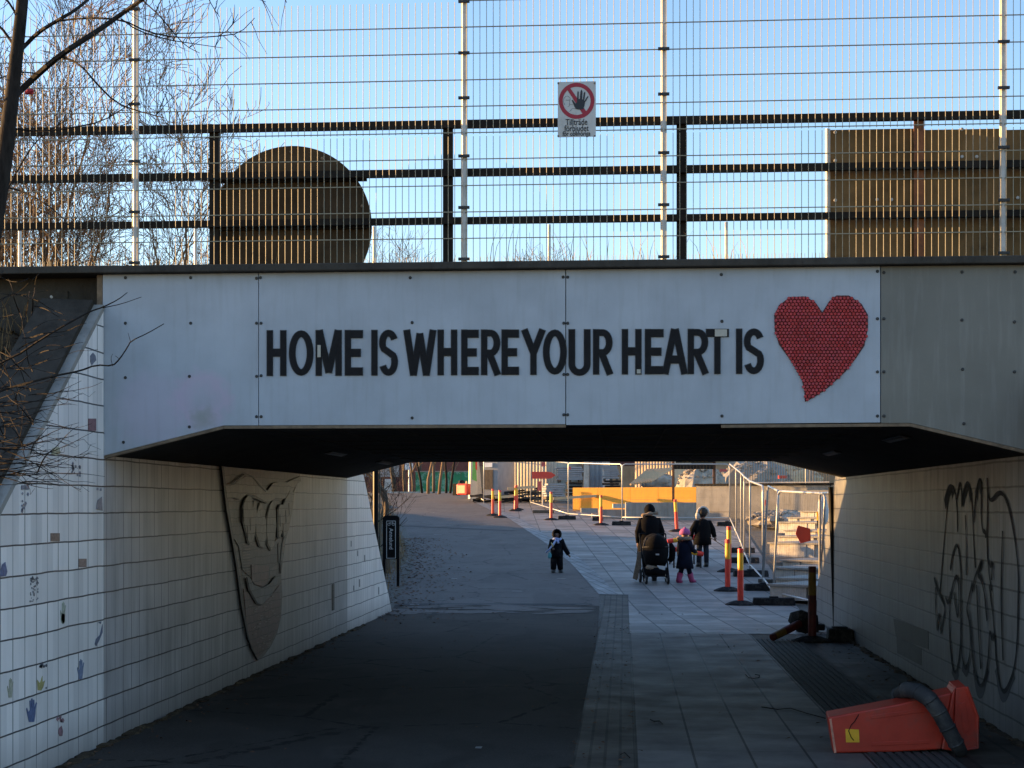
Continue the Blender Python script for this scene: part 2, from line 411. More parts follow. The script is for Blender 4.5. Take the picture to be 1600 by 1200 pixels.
# ================================================================== SETTING: ground sheets
YS = [-30, -15, -5] + [i*.5 for i in range(0, 200)] + [110, 130, 160, 200, 260, 340, 430]
def interp(pts):
    pts = sorted(pts)
    def f(y):
        if y <= pts[0][0]: return pts[0][1]
        for (a, b), (c, d) in zip(pts, pts[1:]):
            if y <= c: return b + (d-b)*(y-a)/(c-a)
        return pts[-1][1]
    return f
def sheet(name, lf, rf, y0, y1, dz, mat, cols=1):
    ys = [y0] + [y for y in YS if y0+1e-4 < y < y1-1e-4] + [y1]; b = MB()
    lf_ = lf if callable(lf) else (lambda y: lf); rf_ = rf if callable(rf) else (lambda y: rf)
    vs = []
    for y in ys:
        for k in range(cols+1): vs.append((lf_(y)+(rf_(y)-lf_(y))*k/cols, y, g(y)+dz))
    n = cols+1
    b.add(vs, [(i*n+k, i*n+k+1, (i+1)*n+k+1, (i+1)*n+k) for i in range(len(ys)-1) for k in range(cols)])
    o = b.build(name, mat, fix=False); o['kind'] = 'structure'; return o
WL, WR, Y0, Y1 = -3.9, 3.0, 11.5, 21.75
def gpts(px): return [(gp(*p).y, gp(*p).x) for p in px]
xl = interp([(21, WL), (23.5, WL), (25.8, WL)] + gpts([(640, 900), (648, 870), (640, 838), (622, 806), (610, 785)]) + [(88, -13.5), (430, -40)])
xr = interp([(20, -.36), (29.3, -.45)] + gpts([(893, 880), (848, 845), (795, 810), (758, 793), (735, 781)]) + [(88, -8.2), (430, 0)])
sheet('ground', -400, 400, -30, 430, 0, M['gravel'])
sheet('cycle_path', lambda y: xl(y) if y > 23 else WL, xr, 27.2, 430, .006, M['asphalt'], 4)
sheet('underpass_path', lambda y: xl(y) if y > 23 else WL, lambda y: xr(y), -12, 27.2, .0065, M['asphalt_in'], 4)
sheet('sett_strip', -.36, .08, -12, 29.3, .009, M['cobble'])
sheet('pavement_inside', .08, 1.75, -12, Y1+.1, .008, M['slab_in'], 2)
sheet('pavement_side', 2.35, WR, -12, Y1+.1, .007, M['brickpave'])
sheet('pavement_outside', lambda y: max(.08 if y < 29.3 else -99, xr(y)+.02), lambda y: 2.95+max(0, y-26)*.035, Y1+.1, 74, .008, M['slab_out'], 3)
sheet('pavement_edge', lambda y: xr(y)-.02, lambda y: xr(y)+.34, 29.3, 72, .013, M['setts_line'])
b = MB(); b.bbox((1.75, -6, 0), (2.35, Y1-.8, .006))
for i in range(9): b.bbox((1.765+i*.066, -6, .006), (1.805+i*.066, Y1-.8, .019))
b.build('ribbed_paving_strip', simple('ribbed_concrete', (.045, .042, .038), .85, .4, 9, bump=.5, world=True))['kind'] = 'structure'
def seam(px1, px2, w, mat=None):
    a, c = gp(*px1), gp(*px2); ys = max(a.y, c.y)
    bb = MB(); n = 14; vs = []
    d = (c-a); q = Vector((-d.y, d.x, 0)).normalized()*w/2
    for i in range(n+1):
        p = a.lerp(c, i/n) + Vector((0, random.uniform(-.02, .02), 0))
        for s_ in (-1, 1):
            e = p+q*s_; vs.append((e.x, e.y, g(e.y)+.012))
    bb.add(vs, [(2*i, 2*i+1, 2*i+3, 2*i+2) for i in range(n)])
    o = bb.build('asphalt_seam', mat or M['asphalt_dark']); o['kind'] = 'structure'
seam((622, 945), (925, 945), .30)
b = MB(); rnd_ = random.Random(5); a_, c_ = gp(630, 950), gp(925, 950)  # ragged lighter patches break up the edge of the shade-darkened asphalt
for i in range(70):
    f_ = rnd_.random(); p_ = a_.lerp(c_, f_); dy_ = rnd_.uniform(-1.3, .5); r_ = rnd_.uniform(.05, .28); n_ = 7
    b.add([(p_.x+r_*1.6*math.cos(2*PI*k/n_)*rnd_.uniform(.6, 1.2), p_.y+dy_+r_*math.sin(2*PI*k/n_)*rnd_.uniform(.6, 1.2), 0) for k in range(n_)], [tuple(range(n_))])
b.v = [(x, y, g(y)+.0125) for x, y, z in b.v]
b.build('shade_edge_patches', M['asphalt'], fix=False)['kind'] = 'structure'; seam((628, 822), (805, 830), .26)
seam((980, 1000), (1180, 992), .02)
# light scratches / chalk dashes on the asphalt
b = MB()
for px, py, w in ((678, 836, 12), (672, 801, 7), (800, 925, 16), (640, 946, 14), (705, 905, 9), (760, 820, 12), (870, 905, 14), (742, 1172, 10), (1010, 915, 12)):
    a = gp(px, py); d = gp(px+w, py+.4)
    b.add([(a.x, a.y, a.z+.014), (d.x, d.y, d.z+.014), (d.x, d.y+.1, g(d.y+.1)+.014), (a.x, a.y+.08, g(a.y+.08)+.014)], [(0, 1, 2, 3)])
b.build('chalk_dashes', M['concrete_pale'])['kind'] = 'structure'

# ---- earth banks
def nz(x, y, s=1.0):
    return (math.sin(x*1.7*s+y*.9)+math.sin(x*3.1*s-y*2.3*s+1)+math.sin(y*4.7*s+x*.6+2)*.6+math.sin(x*7.9*s+y*6.1*s)*.4)/3
def bank(name, xs, ys, h, mat):
    b = MB(); vs = [(x, y, h(x, y)) for y in ys for x in xs]; n = len(xs)
    b.add(vs, [(j*n+i, j*n+i+1, (j+1)*n+i+1, (j+1)*n+i) for j in range(len(ys)-1) for i in range(n-1)])
    o = b.build(name, mat, smooth=True, fix=False); o['kind'] = 'structure'; return o
def fr(a, b, s): 
    n = int(round((b-a)/s)); return [a+(b-a)*i/n for i in range(n+1)]
def hn(x, y):                         # slope falling towards the viewer, left of the near wing wall
    base = 3.12-.70*(11.6-y)
    far = max(0, -x-4.4)
    return max(-.3, min(3.45, base + .12*nz(x, y) + min(.5, far*.12)) )
bank('near_left_bank', [-60, -40, -25, -16, -12]+fr(-10, -4.32, .25), fr(-6, 11.75, .25), hn, M['soil'])
bank('near_right_bank', [3.36, 3.6, 4, 5, 7, 10, 20, 60], fr(-6, 11.4, .5), lambda x, y: max(-.3, min(2.9, 2.6-1.0*(11.4-y)+.1*nz(x, y))), M['soil'])
bank('railway_embankment_left', [-120, -60, -30, -15, -8, -5.02], [11.75, 13, 16, 19, 21.8], lambda x, y: 3.46+.03*nz(x, y), M['gravel'])
bank('railway_embankment_right', [5.02, 8, 15, 30, 60, 120], [11.4, 13, 16, 19, 21.8], lambda x, y: 3.46+.03*nz(x, y), M['gravel'])
HF = interp([(21.8, 3.45), (24, 2.5), (27, 1.7), (32, 1.6), (44, 1.1), (60, .25), (76, .1), (100, .05), (140, .03)])  # bank partly unseen, height shaped to shade the path and spare the far walls
def hf(x, y):
    d = max(0, (xl(y) if y > 25.8 else -4.3)-x)
    if 24 < y < 36: d = max(0, d-1.0*min(1, (y-24)/2, (36-y)/4))
    w = 3.2 if y > 27 else .5+2.7*max(0, (y-21.8)/5.2)
    return g(y)-.03 + (HF(y)-(.0 if y > 22 else 0))*sstep(0, w, d) + (.05+.10*sstep(0, 2, d))*nz(x, y)*sstep(0, .8, d) + .03*sstep(0,.3,d)
ysb = fr(21.8, 60, .4)+fr(61, 140, 3)
b = MB(); vs = []; ds = [0, .15, .35, .6, .9, 1.3, 1.8, 2.4, 3.2, 4.2, 6, 9, 14, 22, 40, 80]
for y in ysb:
    e = xl(y) if y > 25.8 else -4.3
    if y > 25.8: e += .15+.1*nz(y, 3)
    for d in ds: vs.append((e-d, y, hf(e-d, y)))
n = len(ds); b.add(vs, [(j*n+i, j*n+i+1, (j+1)*n+i+1, (j+1)*n+i) for j in range(len(ysb)-1) for i in range(n-1)])
b.build('far_left_bank', M['verge'], smooth=True, fix=True)['kind'] = 'structure'
def hr(x, y): return g(y)-.05 + max(0, 3.4*(1-(y-21.8)/3.2))*sstep(0, .6, x-3.3) + .03*nz(x, y)
bank('far_right_bank', [3.35, 3.6, 4, 4.6, 5.5, 8, 15, 40], fr(21.8, 26, .3), hr, M['soil'])

# ================================================================== BRIDGE
br = thing('railway_bridge', 'concrete railway bridge over the cycle path, its front faced with pale slogan boards', 'bridge', (0, Y0, 0))
br_off = Vector((0, Y0, 0))
def bp(mb, name, mat, parent=None, **k):
    o = mb.build(name, mat, parent or br, **k)
    if (parent or br) is br: o.data.transform(Matrix.Translation(-br_off))
    return o
xa, xb = atY(352, 664, Y0).x, atY(1420, 661, Y0).x
sec = [(WL, 2.18), (xa, 2.405), (xb, 2.405), (WR, 2.18), (WR, 3.53), (WL, 3.53)]
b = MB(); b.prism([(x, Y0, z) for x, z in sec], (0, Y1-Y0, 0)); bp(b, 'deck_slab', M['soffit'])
# board-marked shutter lines and recessed gully slots in the soffit
b = MB()
for i in range(9): b.bbox((xa+.1, Y0+.6+i*1.12, 2.397), (xb-.1, Y0+.612+i*1.12, 2.406))
for i in range(10): x = xa+.2+i*(xb-xa-.4)/9; b.bbox((x, Y0+.1, 2.399), (x+.012, Y1-.1, 2.4055))
bp(b, 'shutter_marks', M['concrete_dark'])
b = MB(); b.bbox((-5.0, Y0+.08, 0), (WL-.33, Y1, 3.44)); bp(b, 'abutment', M['concrete_dark'])
b = MB(); b.bbox((WR+.33, Y0, 0), (5.0, Y1, 3.5)); bp(b, 'abutment', M['concrete_dark'])
b = MB(); b.bbox((-12, Y0+.1, 3.13), (WL-.02, Y0+.5, 3.54)); bp(b, 'retaining_beam', M['concrete_dark'])
b = MB(); b.bbox((WR+.33, Y0, 3.5), (5, Y1, 3.53)); b.bbox((WR+.02, Y0+.002, 2.2), (11, Y0+.3, 3.498)); bp(b, 'retaining_beam', M['concrete'])
b = MB(); b.bbox((-14, Y0-.13, 3.545), (14, Y0+.95, 3.60)); bp(b, 'coping', M['concrete_dark'], bevel=.008)
b = MB(); b.bbox((-14, Y1-.9, 3.545), (14, Y1+.1, 3.60)); bp(b, 'coping', M['concrete_dark'])
b = MB(); b.bbox((-14, Y0+.96, 3.46), (14, Y1-.91, 3.535)); bp(b, 'track_ballast', M['gravel'])
# boards
YB = Y0-.05
def bx_(px): return atY(px, 500, YB).x
X1, X2, X3, X4 = bx_(160.5), bx_(404), bx_(884), bx_(1376); X5 = 6.0; ZT, ZB = 3.543, 2.405
sl_ = (2.18-2.41)/(WL-xa)
outl = [[(X1, 2.18), (xa, ZB), (X2-.0025, ZB), (X2-.0025, ZT), (X1, ZT)],
        [(X2+.0025, ZB), (X3-.003, ZB), (X3-.003, ZT), (X2+.0025, ZT)],
        [(X3+.003, ZB-.006), (X4-.003, ZB+.004), (X4-.003, ZT), (X3+.003, ZT)],
        [(X4+.003, ZB), (xb, ZB), (WR, 2.18), (X5, 2.18), (X5, ZT), (X4+.003, ZT)]]
lb = ['pale blank board with faint pink smudges at the left end of the bridge front', 'pale board carrying the words HOME IS WHERE', 'pale board carrying the words OUR HEART IS and the red heart', 'unpainted grey board at the right end of the bridge front']
scr = [[(196, 434), (298, 434), (401, 435), (196, 505), (298, 505), (401, 505), (196, 590), (296, 588), (401, 588), (193, 691), (296, 667), (401, 651)],
       [(407, 434), (641, 434), (880, 433), (408, 505), (644, 504), (881, 505), (408, 587), (644, 585), (881, 585), (408, 651), (644, 653), (881, 648)],
       [(887, 433), (1127, 429), (1371, 424), (887, 505), (1128, 502), (1371, 498), (887, 585), (1371, 581), (887, 648), (1128, 650), (1371, 650)],
       [(1381, 426), (1503, 425), (1586, 425), (1381, 498), (1503, 500), (1585, 503), (1381, 581), (1504, 577), (1585, 581), (1381, 650), (1506, 662)]]
boards = []
for i, o_ in enumerate(outl):
    b = MB(); b.prism([(x, YB, z) for x, z in o_], (0, .02, 0))
    o = bp(b, 'facing_board', M['board'] if i < 3 else M['board_grey'], bevel=.002); o['label'] = lb[i]; boards.append(o)
sm = MB(); sm.lathe((0, 0, 0), [(.012, 0), (.012, .004), (.008, .007)], 8); sm_me = None
for i, L in enumerate(scr):
    for k, (px, py) in enumerate(L):
        p = atY(px, py, YB)
        if sm_me is None:
            s0 = sm.build('screw', M['screw'], boards[i]); s0.data.transform(Matrix.Rotation(PI/2, 4, 'X')); sm_me = s0.data; s0.location = p-br_off; continue
        o = bpy.data.objects.new('screw', sm_me if i < 3 else sm_me); S.collection.objects.link(o); o.parent = boards[i]; o.location = p-br_off
b = MB()
def strip(p, q, w=.022, d=.05):
    p, q = Vector(p), Vector(q); b.prism([p, q, q-Vector((0, 0, w)), p-Vector((0, 0, w))], (0, d, 0))
strip((X1, YB-.002, 2.178), (xa, YB-.002, ZB-.002)); strip((xa+.002, YB-.002, ZB-.002), (X3, YB-.002, ZB-.002))
strip((bx_(1127), YB-.002, ZB-.008), (xb, YB-.002, ZB-.002)); strip((xb, YB-.002, ZB-.002), (WR, YB-.002, 2.178))
b.bbox((X1-.045, YB+.002, 2.17), (X1-.003, YB+.045, 3.54))
bp(b, 'edge_strip', M['trim'])
# letters: black tile mosaic
YL = YB-.004; sc_ = atY(801, 500, YL).x-atY(800, 500, YL).x; lsc = 1/ ((atY(900, 500, YL).x-atY(800, 500, YL).x)/100)
def ltr(ch, x0, x1, y0, y1):
    t = 9.0; w = x1-x0; h = y1-y0; st = []
    def L(*p): st.append(([(x0+a, y0+c) for a, c in p], False))
    hh = t/2; hb = 5.6
    def arc(cx, cy, rx, ry, a0, a1, n=16): return [(cx+rx*math.cos(math.radians(a0+(a1-a0)*i/n)), cy-ry*math.sin(math.radians(a0+(a1-a0)*i/n))) for i in range(n+1)]
    if ch == 'H': L((hh, 0), (hh, h)); L((w-hh, 0), (w-hh, h)); L((hh, h*.49), (w-hh, h*.49))
    elif ch == 'O': st.append((arc(x0+w/2, y0+h/2, w/2-hh, h/2-hh, 0, 360, 28), True))
    elif ch == 'M': L((hh-1, h), (hh-1, 0)); L((w-hh+1, 0), (w-hh+1, h)); L((hh, 0), (w/2, h*.93)); L((w-hh, 0), (w/2, h*.93))
    elif ch == 'E': L((hh, 0), (hh, h)); L((hh, hb), (w, hb)); L((hh, h*.5), (w*.88, h*.5)); L((hh, h-hb), (w, h-hb))
    elif ch == 'I': L((w/2, 0), (w/2, h))
    elif ch == 'S':
        cx = x0+w/2; r = w/2-hh; q = h/4-hh*.25
        a = arc(cx, y0+hh+q*.92, r, q*.95, 25, 90, 6) + arc(cx, y0+hh+q*.92, r, q*.95, 90, 215, 9)[1:] + arc(cx, y1-hh-q*.98, r, q*1.02, 35, -90, 9) + arc(cx, y1-hh-q*.98, r, q*1.02, -90, -155, 6)[1:]
        st.append((a, False))
    elif ch == 'W': L((hh-1, 0), (w*.29, h)); L((w*.29, h), (w*.5, h*.08)); L((w*.5, h*.08), (w*.71, h)); L((w*.71, h), (w-hh+1, 0))
    elif ch == 'R':
        L((hh, 0), (hh, h)); st.append(([(x0+hh, y0+hh), (x0+w*.45, y0+hh)]+arc(x0+w*.5, y0+h*.29, w*.5-hh, h*.29-hh, 85, -85, 10)+[(x0+hh, y0+h*.58-hh)], False)); L((w*.42, h*.5), (w-hh+1, h))
    elif ch == 'Y': L((hh-1, 0), (w/2, h*.52)); L((w-hh+1, 0), (w/2, h*.52)); L((w/2, h*.45), (w/2, h))
    elif ch == 'U': st.append(([(x0+hh, y0)]+arc(x0+w/2, y1-w/2+1, w/2-hh, w/2-hh+1, 180, 360, 14)+[(x1-hh, y0)], False))
    elif ch == 'A': L((hh-1, h), (w/2-1, 0)); L((w-hh+1, h), (w/2+1, 0)); L((w*.25, h*.68), (w*.75, h*.68))
    elif ch == 'T': L((0, hb), (w, hb)); L((w*.5, hb), (w*.5, h))
    b = MB(); d = 0
    for pas, (ta, dep) in enumerate(((1.8, 0.0), (0, .006))):
        b.mi = pas
        for j, (pl, closed) in enumerate(st):
            n = len(pl); A = []; B = []; tt = t+ta
            if n == 2:
                ddx, ddy = abs(pl[1][0]-pl[0][0]), abs(pl[1][1]-pl[0][1]); tt = ta+(11.3 if ddy < .3*ddx else (8.4 if ddx < .05*ddy else 9.2))
            for i, (px, py) in enumerate(pl):
                if closed: pp, pn = pl[(i-1) % (n-1)], pl[(i+1) % (n-1)] if i < n-1 else pl[1]
                else: pp, pn = pl[max(0, i-1)], pl[min(n-1, i+1)]
                if closed and i == n-1: pp = pl[n-2]
                tx, ty = pn[0]-pp[0], pn[1]-pp[1]; q = math.hypot(tx, ty) or 1; nx, ny = -ty/q, tx/q
                ex = 0
                if pas == 0 and not closed and i in (0, n-1):
                    ex = (-1 if i == 0 else 1)*1.2
                cx_, cy_ = px+tx/q*ex, py+ty/q*ex
                A.append((cx_+nx*tt/2, cy_+ny*tt/2)); B.append((cx_-nx*tt/2, cy_-ny*tt/2))
            off = YL-dep-.0007*(j+1)
            vs = [atY(x, y, off) for x, y in A]+[atY(x, y, off) for x, y in B]
            vs2 = [v+Vector((0, .0035+dep, 0)) for v in vs]; N = len(A)
            fs = [(i, i+1, N+i+1, N+i) for i in range(N-1)]
            b.add(vs, fs); o1 = len(vs)
            b.add(vs+vs2, [(i, i+1, o1+i+1, o1+i) for i in range(N-1)]+[(N+i, N+i+1, o1+N+i+1, o1+N+i) for i in range(N-1)]+[(0, N, o1+N, o1), (N-1, 2*N-1, o1+2*N-1, o1+N-1)])
    o = bp(b, 'letter', [M['letter_edge'], M['black_tile']], fix=True); o['label'] = 'black mosaic letter ' + ch
m = NT('letter_edge'); m.col((.045, .05, .055)); m.set(Roughness=.6); M['letter_edge'] = m.mat
LT = [('H', 417, 447), ('O', 452, 489), ('M', 494.5, 532.5), ('E', 539, 566), ('I', 580, 590), ('S', 593, 621), ('W', 632, 680), ('H', 684, 714), ('E', 721, 747), ('R', 752, 781), ('E', 784, 810), ('Y', 816, 851), ('O', 849, 885), ('U', 889, 922), ('R', 927, 956.5), ('H', 972, 1002), ('E', 1008, 1036), ('A', 1036, 1073), ('R', 1075, 1106), ('T', 1104, 1138), ('I', 1150, 1160), ('S', 1163, 1193)]
for ch, a, c in LT:
    k = (a-417)/776; ltr(ch, a, c, 516.8-k*2.6, 586.5-k*3.5)
for px0, py0, px1, py1 in ((496, 539, 501, 558), (1117, 514.5, 1136, 525.5), (995, 577, 1001, 583.5)):
    b = MB(); b.add([atY(px0, py0, YL-.012), atY(px1, py0, YL-.012), atY(px1, py1, YL-.012), atY(px0, py1, YL-.012)], [(0, 1, 2, 3)]); bp(b, 'bare_patch', M['grout'])
# heart of red round caps
hp = [(708, 165), (725, 130), (765, 100), (820, 98), (855, 120), (880, 155), (905, 115), (930, 95), (975, 95), (1020, 125), (1043, 165), (1043, 210), (1030, 275), (1000, 320), (960, 370), (900, 425), (850, 460), (818, 475), (815, 430), (805, 390), (765, 325), (725, 270), (710, 220)]
hp = [(x/2.2857+900, y/2.2857+420) for x, y in hp]
def inside(x, y, P):
    c = False; j = len(P)-1
    for i in range(len(P)):
        if (P[i][1] > y) != (P[j][1] > y) and x < (P[j][0]-P[i][0])*(y-P[i][1])/(P[j][1]-P[i][1])+P[i][0]: c = not c
        j = i
    return c
b = MB(); b.mi = 0; b.prism([atY(x, y, YL-.002) for x, y in hp], (0, .005, 0)); b.mi = 1
row = 0; y = 461.0
while y < 632:
    x = 1207 + (2.87 if row % 2 else 0)
    while x < 1360:
        if inside(x, y, hp):
            c = atY(x, y, YL-.004); r = .0128
            q = [(c.x+r*math.cos(k*PI/4+.4), c.z+r*math.sin(k*PI/4+.4)) for k in range(8)]
            ty = random.uniform(-.0015, .0015)
            vs = [(a, c.y, d) for a, d in q]+[(c.x+(a-c.x)*.8, c.y-.008+ty*(1 if k < 4 else -1), c.z+(d-c.z)*.8) for k, (a, d) in enumerate(q)]
            b.add(vs, [(k, (k+1) % 8, 8+(k+1) % 8, 8+k) for k in range(8)]+[tuple(range(8, 16))])
        x += 5.75
    y += 4.95; row += 1
o = bp(b, 'red_heart', [M['red_under'], M['red_cap']])
# unlit lamps in the soffit
for px, py in ((525, 708), (600, 722), (1300, 707), (1400, 684)):
    p = at(px, py, 14)
    for _ in range(8):           # point on the haunch plane
        D = 14
    k = 1 if px > 800 else -1
    best = None
    for i in range(800):
        D = 11.5+i*.0125; q = at(px, py, D)
        xin, zz = (xb if k > 0 else xa), 2.405
        zs = zz-(abs(q.x)-abs(xin))*(2.405-2.18)/(abs((WR if k > 0 else WL))-abs(xin))
        if best is None or abs(zs-q.z) < best[0]: best = (abs(zs-q.z), q)
    q = best[1]; an = math.atan2(.225, .92)*k
    b = MB(); b.box((q.x, q.y, q.z), (.09, .95, .025), ry=an); l = bp(b, 'lamp_housing', M['blackm'])
    b = MB(); b.box((q.x, q.y, q.z-.017), (.045, .85, .010), ry=an); l2 = bp(b, 'diffuser', simple('dusty_diffuser', (.09, .09, .088), .5), l); l2.data.transform(Matrix.Translation(-br_off))

# ================================================================== TUNNEL WALLS
nA, nB = atX(142, 518, WL), atX(0, 799, WL); sN = (nA.z-nB.z)/(nA.y-nB.y)
fA, fB = atX(568, 742, WL), atX(609, 948, WL); sF = (fA.z-fB.z)/(fA.y-fB.y)
yn0 = nA.y-nA.z/sN; yt = Y0-.06
lw = thing('tiled_wall', 'white tiled left wall of the underpass with a relief mural and painted tiles', 'wall', (WL, Y0, 0))
lwo = Vector((WL, Y0, 0))
def lp(mb, name, mat, par=None, **k):
    o = mb.build(name, mat, par or lw, **k); o.data.transform(Matrix.Translation(-lwo)); return o
zt = nA.z + sN*(yt-nA.y)
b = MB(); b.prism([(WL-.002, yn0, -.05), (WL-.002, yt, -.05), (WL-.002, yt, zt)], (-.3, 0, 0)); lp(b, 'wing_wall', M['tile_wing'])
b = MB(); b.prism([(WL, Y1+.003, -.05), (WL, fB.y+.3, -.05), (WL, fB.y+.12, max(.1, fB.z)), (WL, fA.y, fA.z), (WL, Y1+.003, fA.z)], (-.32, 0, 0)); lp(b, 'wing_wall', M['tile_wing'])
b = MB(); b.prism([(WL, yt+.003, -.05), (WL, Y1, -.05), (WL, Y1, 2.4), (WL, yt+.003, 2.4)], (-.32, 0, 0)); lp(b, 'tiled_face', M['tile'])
b = MB(); 0 and b.prism([(WL, yn0, -.05), (WL, fB.y+.3, -.05), (WL, fB.y+.12, max(.1, fB.z)), (WL, fA.y, fA.z), (WL, Y1+.02, fA.z), (WL, Y1+.0, 2.4), (WL, yt, 2.4), (WL, yt, zt), (WL, yt, zt)][:8], (-.32, 0, 0))
b = MB()                                   # coping of the near wing wall
n1 = Vector((0, yn0, .02)); n2 = Vector((0, yt-.01, zt))
up = Vector((0, -(n2-n1).normalized().z, (n2-n1).normalized().y))
for x0_, x1_, lift, mi in ((WL+.004, WL-.07, .01, 1), (WL-.07, WL-.46, .07, 0)):
    b.mi = mi
    c = [(x0_, n1+up*(-.03)), (x0_, n1+up*(.01)), (x1_, n1+up*lift), (x1_, n1+up*(-.10))]
    d = n2-n1; vs = []
    if mi == 0: c[1] = (x0_, n1+up*.05)
    for off in (Vector((0, 0, 0)), d):
        for x, p in c: q = p+off; vs.append((x, q.y, q.z))
    b.add(vs, [(0, 1, 2, 3), (7, 6, 5, 4), (0, 4, 5, 1), (1, 5, 6, 2), (2, 6, 7, 3), (3, 7, 4, 0)])
lp(b, 'wall_coping', [M['coping'], M['concrete_pale']])
rw = thing('tiled_wall', 'grimy tiled right wall of the underpass with tall black graffiti', 'wall', (WR, Y0, 0)); rwo = Vector((WR, Y0, 0))
def rp(mb, name, mat, par=None, **k):
    o = mb.build(name, mat, par or rw, **k); o.data.transform(Matrix.Translation(-rwo)); return o
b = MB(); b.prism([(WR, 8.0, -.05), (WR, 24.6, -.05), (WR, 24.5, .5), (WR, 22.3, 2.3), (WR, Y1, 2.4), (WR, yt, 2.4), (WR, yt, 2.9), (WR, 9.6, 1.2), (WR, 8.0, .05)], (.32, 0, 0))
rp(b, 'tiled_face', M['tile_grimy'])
# dark cleaned-over patch on the right wall
m = NT('grimy_patch'); a = m.noise(m.pos(), 6, 6, .7); m.col(m.ramp(a, [(.3, (.012, .012, .012)), (.7, (.05, .048, .045))])); m.set(Roughness=.6); M['patch'] = m.mat
b = MB()
for P in ([(1396, 966), (1451, 986), (1451, 1015), (1400, 995)], [(1401, 995), (1440, 1013), (1440, 1040), (1402, 1020)]):
    b.prism([atX(px, py, WR-.001) for px, py in P], (-.002, 0, 0))
rp(b, 'grime_patch', M['patch'])
# graffiti strokes (ribbons on the wall)
m = NT('spray_paint'); m.col(m.ramp(m.noise(m.pos(), 9, 5, .7), [(.3, (.010, .010, .011)), (.7, (.05, .05, .052))])); m.set(Roughness=.6); m.set(**{'Specular IOR Level': .05}); M['spray'] = m.mat
m = NT('faded_spray_paint'); m.col((.07, .07, .073)); m.set(Roughness=.9); M['spray2'] = m.mat
def smooth_pts(P, it=3):
    for _ in range(it):
        Q = [P[0]]
        for a, c in zip(P, P[1:]): Q += [tuple(a[i]*.75+c[i]*.25 for i in range(len(a))), tuple(a[i]*.25+c[i]*.75 for i in range(len(a)))]
        P = Q+[P[-1]]
    return P
def G(x, y): return (1300+x/5.333, 700+y/5.333)
def G2(x, y): return (1300+x/5.333, 925+y/5.333)
strokes = [
 [G(900, 1200), G(940, 700), G(965, 450), G(990, 340), G(1015, 320), G(1035, 420), G(1045, 560), G(1045, 700)],
 [G(1040, 430), G(1055, 320), G(1070, 290), G(1080, 380), G(1080, 500), G(1095, 380), G(1120, 300), G(1150, 350), G(1170, 480), G(1180, 800), G(1195, 1000)],
 [G(1185, 620), G(1190, 450), G(1215, 290), G(1235, 250), G(1248, 330), G(1240, 520), G(1250, 690), G(1280, 700), G(1280, 750)],
 [G(1293, 250), G(1297, 500), G(1290, 750), G(1300, 1000), G(1330, 1190)],
 [G(1293, 330), G(1305, 420), G(1330, 440), G(1370, 385), G(1410, 370), G(1450, 420), G(1490, 560), G(1530, 800), G(1555, 1050), G2(1550, 100), G2(1545, 400), G2(1520, 640), G2(1470, 790), G2(1430, 840), G2(1400, 790), G2(1370, 600), G2(1355, 350), G2(1330, 100), G2(1310, -60)],
 [G(985, 1020), G(1000, 900), G(1035, 790), G(1060, 860), G(1075, 1050), G(1070, 1195), G2(1078, 300), G2(1062, 560), G2(1030, 690), G2(1000, 620), G2(980, 400), G2(975, 200), G2(985, 0)],
 [G(1110, 560), G(1118, 800), G(1118, 1060)],
 [G(1420, 690), G(1412, 950), G(1408, 1200), G2(1412, 300), G2(1425, 570)],
 [G(850, 1080), G(880, 1190), G2(930, 90), G2(945, 150), G2(915, 270), G2(905, 370), G2(895, 160), G2(880, 240), G2(875, 340), G2(862, 150), G2(860, -40)],
 [G2(945, 40), G2(965, 100), G2(985, 30), G2(1015, -100), G2(1040, -140), G2(1060, -40), G2(1050, 250), G2(1025, 100), G2(1015, 0)],
 [G(1170, 1200), G(1185, 1080), G(1215, 1020), G(1250, 930), G(1235, 1000), G(1210, 1060), G(1240, 1080), G(1265, 1190), G2(1275, 60), G2(1292, 240)],
 [G2(1170, -80), G2(1130, 90), G2(1120, 150), G2(1145, 230), G2(1155, 480), G2(1130, 610), G2(1110, 640), G2(1085, 560), G2(1072, 420), G2(1072, 60)],
 [G2(1150, 230), G2(1170, 560), G2(1200, 740), G2(1240, 795), G2(1275, 730), G2(1305, 540), G2(1312, 300), G2(1330, 400), G2(1350, 360)],
 [G2(1205, -60), G2(1215, 200), G2(1228, 500), G2(1240, 640)],
 [G(1305, 940), G(1325, 990), G(1335, 940), G(1330, 1100)],
]
def ribbon(mb, P, w, off):
    P = smooth_pts(P, 3); pts = [atX(px, py, WR-off) for px, py in P]
    n = len(pts); A = []; B = []
    for i, p in enumerate(pts):
        t = pts[min(i+1, n-1)]-pts[max(i-1, 0)]; q = Vector((0, -t.z, t.y)); q = q.normalized() if q.length > 1e-6 else Vector((0, 1, 0))
        ww = w*(.55+.45*abs(math.sin(i*.13+len(P))))
        A.append(p+q*ww/2); B.append(p-q*ww/2)
    mb.add(A+B, [(i, i+1, n+i+1, n+i) for i in range(n-1)])
for j, P in enumerate(strokes):
    b = MB(); ribbon(b, P, .047, .004+.0006*j); rp(b, 'graffiti_stroke', M['spray'])
b = MB()
for P, s in (([G2(1365, 640), G2(1395, 820), G2(1425, 880), G2(1465, 840), G2(1520, 680)], 0), ([G2(1180, 640), G2(1205, 820), G2(1240, 850), G2(1275, 780), G2(1300, 640)], 1), ([G2(1000, 640), G2(1030, 735), G2(1050, 660)], 2), ([G2(1085, 620), G2(1115, 690), G2(1135, 620)], 3)):
    ribbon(b, P, .10, .002+.0004*s)
rp(b, 'graffiti_shadow', M['spray2'])
